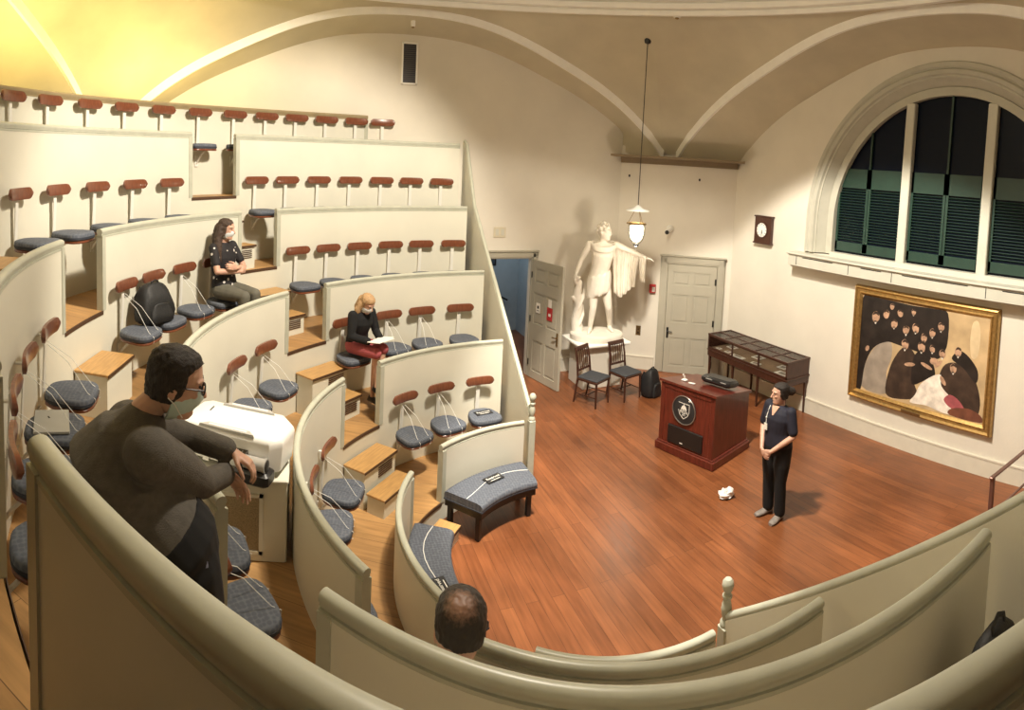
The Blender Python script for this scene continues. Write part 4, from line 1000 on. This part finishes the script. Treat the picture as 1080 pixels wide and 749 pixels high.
def body_parts(J, k=1.0, heavy=1.0):
    """returns functions adding the anatomy to a builder; J = joints in local coordinates"""
    side=(Vector(J['shL'])-Vector(J['shR'])).normalized(); hs=(Vector(J['hipL'])-Vector(J['hipR'])).normalized()
    pel,wai,che,nek=[Vector(J[x]) for x in('pelvis','waist','chest','neck')]
    shm=(Vector(J['shL'])+Vector(J['shR']))/2; sw=(Vector(J['shL'])-Vector(J['shR'])).length/2
    def torso(mb,g=0.0,low=.10):
        dn=(pel-wai).normalized()
        oval(mb,[(pel+dn*low*k,.115*k*heavy if low>0 else .155*k*heavy,.085*k*heavy if low>0 else .11*k*heavy),(pel if low>0 else pel.lerp(wai,.3),.165*k*heavy,.115*k*heavy),((pel+wai)/2,.160*k*heavy,.112*k*heavy),(wai,.142*k*heavy,.105*k*heavy),((wai+che)/2,.152*k*heavy,.115*k*heavy),(che,.165*k*heavy,.120*k*heavy),(shm-(shm-che)*.30,sw*.98,.100*k*heavy),(shm+(nek-shm)*.3,sw*.80,.072*k*heavy),(nek,.060*k,.058*k)],side,g)
    def neck(mb):
        h=Vector(J['head']); limb(mb,[nek-(h-nek)*.15,nek+(h-nek)*.62],[.056*k,.050*k])
    def arm(mb,s,g=0.0,upto=1.0):
        a,e,w=Vector(J['sh'+s]),Vector(J['el'+s]),Vector(J['wr'+s])
        if upto>=1: limb(mb,[a,a.lerp(e,.5),e,e.lerp(w,.35),w],[.056*k*heavy,.050*k*heavy,.040*k,.040*k,.027*k],14,g)
        elif upto<=.5: q=a.lerp(e,upto*2); limb(mb,[a,q],[.055*k*heavy,.051*k*heavy],14,g)
        else: q=e.lerp(w,(upto-.5)*2); limb(mb,[a,a.lerp(e,.5),e,q],[.058*k*heavy,.053*k*heavy,.045*k,.040*k],14,g)
    def leg(mb,s,g=0.0,upto=1.0):
        a,n_,w=Vector(J['hip'+s]),Vector(J['kn'+s]),Vector(J['an'+s])
        if upto>=1: limb(mb,[a,a.lerp(n_,.5),n_,n_.lerp(w,.3),w],[.088*k*heavy,.076*k*heavy,.056*k,.054*k,.036*k],14,g)
        else: q=n_ if upto<=.5 else n_.lerp(w,(upto-.5)*2); limb(mb,[a,a.lerp(n_,.5),q] if upto<=.5 else [a,a.lerp(n_,.5),n_,q],[.088*k*heavy,.078*k*heavy,.062*k] if upto<=.5 else [.088*k*heavy,.078*k*heavy,.062*k,.058*k],14,g)
    return torso,neck,arm,leg
def person(label, J, loc, rz, shirt, trousers, sleeve=.5, pant=1.0, k=1.0, heavy=1.0, face=None, up=None, hands=None, shoes=None, vox=.0055, toes=None, hs=1.0, low=.10, tg=.006):
    t=thing('person',label,'person',loc,rz)
    torso,neck,arm,leg=body_parts(J,k,heavy)
    HT=head_T(J['head'],face or (0,-1,0),up or (0,0,1))
    mb=MB(); torso(mb,-.010); neck(mb)
    for s in 'LR': arm(mb,s,-.004); leg(mb,s,-.008)
    head(mb,HT,k*hs)
    for s in 'LR':
        d,n,th,cu=hands[s]; hand(mb,J['wr'+s],d,n,th,cu,k)
    body=remesh(mb,'body',M['skin'],t,vox,5)
    mb=MB(); torso(mb,.006,low)
    for s in 'LR': arm(mb,s,.010 if sleeve>.5 else .001,sleeve)
    remesh(mb,'shirt',shirt,t,.009,5)
    mb=MB(); pel,wai=Vector(J['pelvis']),Vector(J['waist']); dn=(pel-wai).normalized(); hsv=Vector(J['hipL'])-Vector(J['hipR'])
    oval(mb,[(pel+dn*.12*k,.10*k*heavy,.085*k*heavy),(pel+dn*.03,.168*k*heavy,.116*k*heavy),(pel.lerp(wai,.35),.160*k*heavy,.112*k*heavy)],hsv,tg)
    for s in 'LR': leg(mb,s,.012,pant)
    remesh(mb,'trousers',trousers,t,.009,5)
    if toes:
        for s in 'LR': sm=MB(); shoe(sm,J['an'+s],toes[s]); sm.build('shoe',shoes,t,True,angle=60)
    return t,HT,body
def hair_cap(t,HT,ma,s=1.0,low=-.03,back=.0,thick=.012,front=.055,name='hair',tail=None,rough=.007):
    """hair shell over crown and back of the head, optionally with long locks"""
    mb=MB(); rows=[]
    for z,a,b,y0 in ((-.085,.052,.050,.040),(-.05,.068,.070,.026),(-.01,.077,.085,.016),(.025,.082,.094,.012),(.06,.083,.098,.009),(.09,.076,.092,.008),(.112,.060,.074,.010),(.128,.034,.044,.012),(.133,.008,.010,.012)):
        if z<low: continue
        ring=[]
        for q in [2*PI*k/24 for k in range(24)]:
            x=a*math.cos(q); y=y0+b*math.sin(q)
            if z<front and y<-.028: y=-.028+ (y+.028)*.12          # keep the face free
            ring.append(V(x*s,y*s,z*s))
        rows.append(ring)
    mb.loft(rows)
    if tail:
        for pts,r in tail: limb(mb,[V(*p)*s for p in pts],[q*s for q in r],10)
    mb.xf(HT); o=remesh(mb,name,ma,t,.0065,2)
    from mathutils import noise
    for v in o.data.vertices:
        n_=noise.noise(v.co*38)*.55+noise.noise(v.co*90)*.45; v.co+=v.normal*n_*rough*s
    return o
def eyes(t,HT,s=1.0):
    for x in (-.031,.031): MB().sphere(V(x*s,-.0895*s,.016*s),(.010*s,.006*s,.0045*s),10,6).xf(HT).build('eye',M['ink'],t,True)
def face_mask(t,HT,ma,s=1.0):
    mb=MB(); rows=[]
    for z,a,b in ((-.128,.026,.030),(-.112,.044,.062),(-.085,.058,.092),(-.055,.064,.112),(-.030,.062,.124),(-.006,.050,.112)):
        pts=[]
        for q in [PI*(1.0+k/14) for k in range(15)]: pts.append(V(a*1.08*math.cos(q)*s,(.004+b*math.sin(q))*s,z*s))
        for q in [PI*(2.0-k/14) for k in range(15)]: pts.append(V((a-.010)*math.cos(q)*s,(.006+(b-.014)*math.sin(q))*s,z*s))
        rows.append(pts)
    mb.loft(rows); mb.xf(HT); o=mb.build('face_mask',ma,t,True,angle=60)
    for x in (-1,1):
        mb=MB(); mb.tube([V(x*.058*s,-.045*s,-.012*s),V(x*.076*s,-.01*s,.014*s),V(x*.082*s,.022*s,.020*s)],.0022*s,5); mb.tube([V(x*.050*s,-.05*s,-.10*s),V(x*.070*s,-.01*s,-.05*s),V(x*.082*s,.022*s,-.025*s)],.0022*s,5)
        mb.xf(HT).build('ear_loop',M['paper'],o,True)

# --- standing woman in navy scrubs
J=dict(pelvis=(0,0,.90),waist=(0,-.01,1.07),chest=(0,-.005,1.23),neck=(0,.005,1.385),head=(0,-.018,1.515),shL=(.175,.0,1.335),shR=(-.175,.0,1.335),
  elL=(.245,-.01,1.07),elR=(-.245,-.01,1.07),wrL=(.075,-.205,.885),wrR=(-.075,-.200,.875),hipL=(.088,0,.86),hipR=(-.088,0,.86),knL=(.095,-.015,.47),knR=(-.095,-.015,.47),anL=(.095,.01,.085),anR=(-.095,.01,.085))
t,HT,_=person('woman in navy scrubs standing on the arena floor with hands clasped',J,(2.44,-.07,0),rad(-88),M['navy'],M['blackcloth'],sleeve=.40,pant=.98,heavy=1.17,face=(-.42,-.90,-.02),
  hands={'L':((-.85,-.25,-.35),(-.1,.9,.1),1,.5),'R':((.75,-.30,-.45),(.1,.9,.15),-1,.45)},shoes=M['shoegrey'],toes={'L':(.12,-.17,.03),'R':(-.13,-.17,.03)})
eyes(t,HT); hair_cap(t,HT,M['hairdark'],1.05,low=-.06,front=.075,tail=[([(0,.09,.03),(0,.14,.02)],[.055,.050]),([(-.07,-.005,.02),(-.072,.02,-.04)],[.016,.014]),([(.07,-.005,.02),(.072,.02,-.04)],[.016,.014])])
b_=MB().bbox((-.075,-.158,1.13),(.052,.006,.085),.004,0,rad(4)); b_.build('id_badge',M['paper'],t); MB().tube([(-.10,-.07,1.36),(-.085,-.135,1.26),(-.078,-.152,1.17)],.004,6).sphere((-.085,-.142,1.235),.012,8,6).build('badge_clip',M['paper'],t,True)
MB().loft([[V(x,y,z) for x,y,z in r] for r in ([(-.055,-.085,1.385),(.055,-.085,1.385),(.050,-.070,1.385),(-.050,-.070,1.385)],[(-.008,-.136,1.285),(.008,-.136,1.285),(.008,-.120,1.285),(-.008,-.120,1.285)])]).build('neck_opening',M['skin'],t)

# --- woman with folded arms on the third tier
a=146.2
J=dict(pelvis=(0,-.02,.11),waist=(0,.0,.28),chest=(0,.01,.45),neck=(0,.0,.62),head=(0,-.035,.755),shL=(.168,.01,.565),shR=(-.168,.01,.565),
  elL=(.235,-.12,.33),elR=(-.235,-.12,.33),wrL=(-.03,-.245,.36),wrR=(.06,-.235,.31),hipL=(.09,-.04,.09),hipR=(-.09,-.04,.09),knL=(.10,-.44,.10),knR=(-.10,-.44,.10),anL=(.10,-.40,-.48),anR=(-.10,-.40,-.48))
J={k_:((v_[0]*1.06,v_[1]*1.04,v_[2]*1.17) if k_[:2] not in ('an','kn') else v_) for k_,v_ in J.items()}
t,HT,_=person('woman in dotted black blouse with folded arms seated on the third tier',J,pol(RR[3]-.295,a,CUSHZ[3]+.018),rad(a-90),M['dots'],M['greypants'],sleeve=.34,k=1.08,heavy=1.02,face=(.30,-.95,-.10),
  hands={'L':((-.9,.1,.25),(.1,.95,-.1),-1,.6),'R':((.9,.15,.1),(-.1,.95,.1),1,.6)},shoes=M['black'],toes={'L':(.10,-.55,-.52),'R':(-.10,-.55,-.52)})
face_mask(t,HT,M['maskw'],1.04)
hair_cap(t,HT,M['hairbrown'],1.06,low=-.09,front=.06,tail=[([(-.06,.04,.02),(-.095,.045,-.12),(-.125,.02,-.24),(-.13,-.02,-.36)],[.045,.050,.048,.026]),([(.06,.04,.02),(.095,.045,-.12),(.12,.02,-.24),(.12,-.01,-.34)],[.045,.050,.045,.022]),([(0,.075,.0),(0,.095,-.12),(0,.085,-.25),(0,.07,-.36)],[.075,.075,.06,.03]),([(-.066,-.02,.02),(-.078,-.015,-.06)],[.020,.016])])
eyes(t,HT,1.04)

# --- woman reading on the second tier
a=126.0
J=dict(pelvis=(0,-.02,.11),waist=(0,-.05,.27),chest=(0,-.10,.42),neck=(0,-.135,.575),head=(0,-.205,.675),shL=(.158,-.115,.525),shR=(-.158,-.115,.525),
  elL=(.215,-.16,.27),elR=(-.215,-.16,.27),wrL=(.10,-.37,.235),wrR=(-.10,-.37,.235),hipL=(.09,-.04,.09),hipR=(-.09,-.04,.09),knL=(.07,-.46,.13),knR=(-.06,-.47,.10),anL=(-.02,-.45,-.36),anR=(.05,-.30,-.545))
t,HT,_=person('blond masked woman in black top and rose skirt reading on the second tier',J,pol(RR[2]-.265,a,CUSHZ[2]+.034),rad(a-90),M['blackcloth'],M['pink'],sleeve=.97,pant=.5,k=1.0,heavy=.98,face=(.10,-.86,-.50),up=(0,-.4,1),
  hands={'L':((-.5,-.8,-.1),(-.3,.1,.9),1,.35),'R':((.5,-.8,-.1),(.3,.1,.9),-1,.35)},shoes=M['black'],toes={'L':(-.05,-.62,-.40),'R':(.05,-.46,-.58)})
face_mask(t,HT,M['maskw']); eyes(t,HT)
hair_cap(t,HT,M['hairblond'],1.05,low=-.09,front=.06,tail=[([(-.06,.04,-.02),(-.085,.03,-.10),(-.085,.0,-.19)],[.040,.042,.022]),([(.06,.04,-.02),(.085,.03,-.10),(.085,.0,-.19)],[.040,.042,.022]),([(0,.08,.0),(0,.09,-.12),(0,.08,-.20)],[.065,.06,.03])])
q=Matrix.Translation(pol(RR[2]-.265,a,CUSHZ[2]+.034))@Matrix.Rotation(rad(a-90),4,'Z')
pp=q@V(0,-.49,.262); s=thing('paper_sheets','white paper sheets in the lap of the blond reading woman','paper',pp,rad(a-90+6))
MB().bbox((0,0,0),(.30,.21,.006),.002,0,rad(-8)).build('sheet',M['paper'],s); MB().bbox((.03,.01,.006),(.28,.20,.003),.001,.15,rad(-8)).build('sheet',M['paper'],s)

# --- balding man seen from behind in the near second-tier row
a=232.3
t_=dup(PROTO[(2,False)],pol(RR[2]-.031,a,CUSHZ[2]),rad(a-90),'slate-cushioned seat beneath the man with thinning hair','seats on the second tier')
J=dict(pelvis=(0,-.0,.11),waist=(0,-.015,.28),chest=(0,-.03,.44),neck=(0,-.045,.59),head=(0,-.085,.700),shL=(.185,-.03,.535),shR=(-.185,-.03,.535),
  elL=(.25,-.06,.27),elR=(-.25,-.06,.27),wrL=(.16,-.29,.20),wrR=(-.16,-.29,.20),hipL=(.09,-.03,.09),hipR=(-.09,-.03,.09),knL=(.12,-.43,.09),knR=(-.12,-.43,.09),anL=(.12,-.38,-.545),anR=(-.12,-.38,-.545))
J={k_:((v_[0]*1.08,v_[1]*.8+.02,v_[2]*.97) if k_[:2] not in ('an','kn') else v_) for k_,v_ in J.items()}
t,HT,_=person('seated man with thinning dark hair and pale shirt, seen from behind',J,pol(RR[2]-.30,a,CUSHZ[2]+.042),rad(a-90),mat('pale_shirt',(.62,.60,.52),.8,.05,15),M['blackcloth'],sleeve=.97,k=1.12,hs=1.08,face=(.45,-.85,-.22),up=(0,-.25,1),
  hands={'L':((-.1,-1,-.05),(0,0,-1),-1,.3),'R':((.1,-1,-.05),(0,0,-1),1,.3)},shoes=M['black'],toes={'L':(.13,-.55,-.60),'R':(-.13,-.55,-.60)})
m,nt,b=new_mat('thinning_hair'); tc=nt.nodes.new('ShaderNodeTexCoord'); nz=nt.nodes.new('ShaderNodeTexNoise'); nz.inputs['Scale'].default_value=90
mp=nt.nodes.new('ShaderNodeVectorMath'); mp.operation='DISTANCE'; cw=HT@V(.02,.085,.145); mp.inputs[1].default_value=tuple(cw)
nt.links.new(tc.outputs['Object'],mp.inputs[0]); nt.links.new(tc.outputs['Object'],nz.inputs['Vector'])
ad=nt.nodes.new('ShaderNodeMath'); ad.operation='MULTIPLY_ADD'; ad.inputs[1].default_value=.07; nt.links.new(nz.outputs['Fac'],ad.inputs[0]); nt.links.new(mp.outputs['Value'],ad.inputs[2])
cr=nt.nodes.new('ShaderNodeValToRGB'); cr.color_ramp.elements[0].position=.065; cr.color_ramp.elements[0].color=(.22,.115,.075,1); cr.color_ramp.elements[1].position=.115; cr.color_ramp.elements[1].color=(.022,.014,.010,1)
nt.links.new(ad.outputs['Value'],cr.inputs['Fac']); nt.links.new(cr.outputs['Color'],b.inputs['Base Color']); b.inputs['Roughness'].default_value=.5
cap_=[(-.045,.066,.060,.034)]; hair_cap(t,HT,m,1.24,low=-.015,front=.05,rough=.005)
eyes(t,HT,1.2)

# --- big man leaning on the third parapet (joints in world coordinates)
BASE=V(-3.25,-2.55,LL[3])
W=dict(pelvis=(-3.242,-2.57,2.50),waist=(-3.370,-2.584,2.66),chest=(-3.455,-2.592,2.83),neck=(-3.335,-2.55,3.035),head=(-3.225,-2.540,3.150),
  shR=(-3.275,-2.735,2.945),shL=(-3.46,-2.42,2.895),elR=(-3.13,-2.40,2.655),elL=(-3.26,-2.14,2.735),wrR=(-3.055,-2.20,2.600),wrL=(-3.035,-2.165,2.690),
  hipR=(-3.165,-2.655,2.45),hipL=(-3.295,-2.485,2.45),knR=(-3.105,-2.55,2.11),knL=(-3.200,-2.38,2.11),anR=(-3.220,-2.62,1.765),anL=(-3.300,-2.45,1.765))
J={k_:tuple(Vector(v_)-BASE) for k_,v_ in W.items()}
t,HT,_=person('large man in charcoal sweater, glasses and mask leaning on the third-tier parapet',J,BASE,0,M['greycloth'],M['blackcloth'],sleeve=.93,k=1.14,heavy=1.42,face=(.93,.30,-.24),up=(.12,0,1),
  hands={'L':((.85,-.18,-.42),(-.25,-.2,-.95),-1,.75),'R':((.55,.35,-.75),(-.2,-.75,-.5),-1,.45)},shoes=M['black'],toes={'R':(-3.11-BASE.x,-2.54-BASE.y,.03),'L':(-3.18-BASE.x,-2.37-BASE.y,.03)},vox=.005,hs=1.0,low=-.02,tg=.016)
face_mask(t,HT,M['mask'],1.12); eyes(t,HT,1.12)
hair_cap(t,HT,M['hairdark'],1.19,low=-.05,front=.070)
mb=MB()
for x in (-.036,.036):
    ring=[V((x+.029*math.cos(q))*1.12,-.104*1.12+abs(x)*.05,(.014+.020*math.sin(q))*1.12) for q in [2*PI*k_/18 for k_ in range(19)]]; mb.tube(ring,.0035,6)
mb.tube([V(-.008,-.119,.018),V(.008,-.119,.018)],.003,6)
for x in (-1,1): mb.tube([V(x*.071,-.112,.020),V(x*.088,-.03,.020),V(x*.092,.03,.010)],.0035,6)
mb.xf(HT).build('glasses',M['black'],t,True)
w_=Vector(W['wrL'])-BASE; e_=Vector(W['elL'])-BASE; ax=(w_-e_).normalized(); c_=w_-ax*.025
s_=ax.cross(V(0,0,1)).normalized(); u_=s_.cross(ax)
mb=MB(); mb.tube([c_-ax*.011,c_+ax*.011],.0355,16); o=mb.build('watch_strap',mat('steel_bracelet',(.55,.53,.48),.3,.1,metal=.9),t,True)
MB().tube([c_+u_*.032,c_+u_*.044],.019,14,up=tuple(ax)).build('watch_case',M['paper'],o,True)
p_=Vector(W['hipR'])-BASE; MB().bbox(tuple(p_+V(.085,-.085,.09)),(.07,.006,.045),.002,rad(40),rad(-20)).build('pocket_label',mat('faded_print',(.22,.22,.30),.7,.3,60),t)

# ------------------------------------------------------------------ plaster statue (plain classical draped figure)
t=thing('statue','white plaster statue of a draped standing figure with outstretched arm','statue',(PX,PY,.8575),rad(-20))
MB().lathe([(0,0),(.50,0),(.51,.02),(.51,.10),(.49,.125),(0,.125)],(0,0,0),40,1,.75).build('plinth_disc',M['plaster'],t,True)
J=dict(pelvis=(-.01,0,1.10),waist=(.0,-.02,1.34),chest=(.03,-.02,1.58),neck=(.03,.0,1.87),head=(.045,-.03,2.04),shR=(-.23,.0,1.80),shL=(.29,.0,1.81),elR=(-.37,.03,1.48),elL=(.56,-.04,1.70),wrR=(-.46,-.06,1.24),wrL=(.83,-.12,1.60),
  hipR=(-.10,0,1.06),hipL=(.11,0,1.05),knR=(-.10,-.06,.60),knL=(.20,-.03,.60),anR=(-.13,.0,.20),anL=(.27,.14,.23))
torso,neck,arm,leg=body_parts(J,1.22,1.02)
mb=MB(); torso(mb); neck(mb)
for s in 'LR': arm(mb,s); leg(mb,s)
HT=head_T(J['head'],(.85,-.5,.02)); head(mb,HT,1.28)
hand(mb,J['wrR'],(-.3,-.3,-.9),(.5,.3,-.2),1,.45,1.25); hand(mb,J['wrL'],(.9,-.2,-.2),(0,0,-1),1,.35,1.25,.6)
for an,to in (('anR',(-.19,-.22)),('anL',(.30,-.06))):
    p=Vector(J[an]); f=V(to[0]-p.x,to[1]-p.y,0).normalized()
    limb(mb,[p,p+V(0,0,-.05)-f*.02,V(p.x,p.y,.155)+f*.10,V(p.x,p.y,.145)+f*.20],[.045,.042,.040,.026])
limb(mb,[V(.27,.16,.18),V(.27,.14,.12)],[.04,.05])
remesh(mb,'figure',M['plaster'],t,.011,5)
mb=MB()
for i in range(26):
    q=i*2.39996; zz=1-2*(i+.5)/26
    if zz<-.45: continue
    rr_=math.sqrt(1-zz*zz); x,y,z=.098*rr_*math.cos(q),.012+.125*rr_*math.sin(q),.05+.125*zz
    if y<-.06 and z<.085: continue
    mb.sphere(V(x,y,z),.040,9,6)
mb.sphere(V(0,.02,.05),(.092,.115,.115)); mb.sphere(V(0,.02,.185),(.05,.045,.035)); mb.xf(HT); remesh(mb,'hair',M['plaster'],t,.010,2)
# tree stump support
mb=MB(); pts=[V(-.37,.05,.15),V(-.40,.05,.35),V(-.36,.04,.60),V(-.41,.03,.85),V(-.39,.03,1.05)]
limb(mb,pts,[.125,.10,.085,.085,.075]); 
for k_ in range(3):
    limb(mb,[V(-.37+.10*math.cos(j*.9+k_*2.1),.05+.09*math.sin(j*.9+k_*2.1),.12+j*.16) for j in range(6)],[.03,.032,.03,.028,.026,.02],8)
limb(mb,[V(-.40,.02,1.0),V(-.47,-.02,1.12),V(-.40,-.05,1.16)],[.05,.05,.04]); limb(mb,[V(-.42,.02,.7),V(-.50,-.03,.78)],[.045,.035])
remesh(mb,'stump',M['plaster'],t,.012,4)
def drape(name,top,bot,folds,amp,th=.02,nu=48,nv=14,par=t):
    """hanging pleated cloth between a top and a bottom polyline"""
    def at(P,u):
        k_=u*(len(P)-1); i=min(int(k_),len(P)-2); return Vector(P[i]).lerp(Vector(P[i+1]),k_-i)
    A_=[];B_=[]
    for j in range(nv+1):
        v=j/nv; ra=[];rb=[]
        for i in range(nu+1):
            u=i/nu; p=at(top,u).lerp(at(bot,u),v); w_=math.sin(u*folds*2*PI+1.1*math.sin(3*v)+.4*math.sin(u*9))*amp*(.45+.55*v)
            p=p+V(0,-w_,-.02*math.sin(u*7+v*5)*v); ra.append(p+V(0,-th,0)); rb.append(p+V(0,th,0))
        A_.append(ra+rb[::-1])
    mb=MB(); mb.loft(A_); return mb.build(name,M['plaster'],par,True,angle=80)
drape('cloak',[(.22,.06,1.86),(.40,.03,1.80),(.58,.0,1.75),(.74,-.05,1.68)],[(.30,.10,.86),(.42,.06,.80),(.56,.04,.90),(.70,.0,1.02)],5.5,.045)
drape('cloak_end',[(.72,-.10,1.66),(.86,-.14,1.62)],[(.76,-.10,1.16),(.86,-.12,1.10)],1.5,.03,nu=16)
mb=MB()
for k_ in range(3):
    pts=[]
    for j in range(15):
        q=PI*j/14; pts.append(V(.03+(.235-.012*k_)*math.cos(q),-.02-(.135+.012*k_)*math.sin(q),1.83-.035*k_-.07*math.sin(q)))
    mb.tube(pts,[.028]*15,8)
mb.tube([V(.27,-.02,1.83),V(.30,.06,1.84),V(.10,.12,1.86),(-.15,.10,1.84),V(-.21,-.02,1.82)],.030,8); remesh(mb,'collar_folds',M['plaster'],t,.010,2)
rows=[]
for z,g in ((1.26,.0),(1.20,.012),(1.10,.02),(1.0,.022),(.90,.02),(.84,.008)):
    rows.append([V(-.005+(.205+g+.008*math.sin(9*q+z*14))*math.cos(q),-.0+(.150+g+.010*math.sin(11*q-z*9))*math.sin(q),z+.06*math.cos(q)) for q in [2*PI*k_/48 for k_ in range(48)]])
MB().loft(rows).build('hip_wrap',M['plaster'],t,True,angle=80)
# ------------------------------------------------------------------ light
def light(name,kind,loc,power,col,**kw):
    l=bpy.data.lights.new(name,kind); l.energy=power; l.color=col
    for k,v in kw.items(): setattr(l,k,v)
    o=bpy.data.objects.new(name,l); COL.objects.link(o); o.location=loc; return o
def aim(o,tgt):
    d=Vector(tgt)-o.location; o.rotation_euler=d.to_track_quat('-Z','Y').to_euler(); return o
WARM=(1.0,.90,.74)
light('dome_light','SPOT',(CXD,CYD,7.35),620,WARM,spot_size=rad(132),spot_blend=.10,shadow_soft_size=.22)
aim(light('arena_fill_spot','SPOT',(-.2,-.2,7.6),3000,(1,.92,.79),spot_size=rad(70),spot_blend=.14,shadow_soft_size=.2),(3.3,.5,.3))  # added spot without a known fixture, brightens arena and window wall
aim(light('tier_fill_spot','SPOT',(-.6,-.6,7.6),1900,WARM,spot_size=rad(80),spot_blend=.4,shadow_soft_size=.2),(-3.0,3.2,2.6))  # added spot without a known fixture, brightens the far-left seats
light('ceiling_fill','POINT',(CXD,CYD,6.3),130,WARM,shadow_soft_size=.35)  # added fill, no lamp modelled here; lifts the ceiling and arch bands
light('pendant_bulb','POINT',(2.70,3.80,2.60),28,(1,.88,.70),shadow_soft_size=.09)
light('hall_light','POINT',(1.2,7.3,2.7),22,(.80,.92,1.0),shadow_soft_size=.2)
for i,(a,r,p) in enumerate(((163,6.25,62),(141,6.35,48),(186,6.3,62))):
    o=light('cove_light','AREA',pol(r,a,4.35),p,(1.0,.75,.26),size=.9,size_y=.35,shape='RECTANGLE'); o.rotation_euler=(PI,0,rad(a-90))
w=bpy.data.worlds.new('night'); bpy.context.scene.world=w; w.use_nodes=True
bg=w.node_tree.nodes['Background']; bg.inputs['Color'].default_value=(.010,.014,.03,1); bg.inputs['Strength'].default_value=1.0
sc=bpy.context.scene
sc.view_settings.view_transform='Standard'; sc.view_settings.look='None'; sc.view_settings.gamma=1.0; sc.view_settings.use_curve_mapping=False
sc.view_settings.exposure=0.14
sc.cycles.max_bounces=8; sc.cycles.diffuse_bounces=5; sc.cycles.use_denoising=True
try: sc.cycles.denoiser='OPENIMAGEDENOISE'
except Exception: pass
sc.cycles.sample_clamp_indirect=8
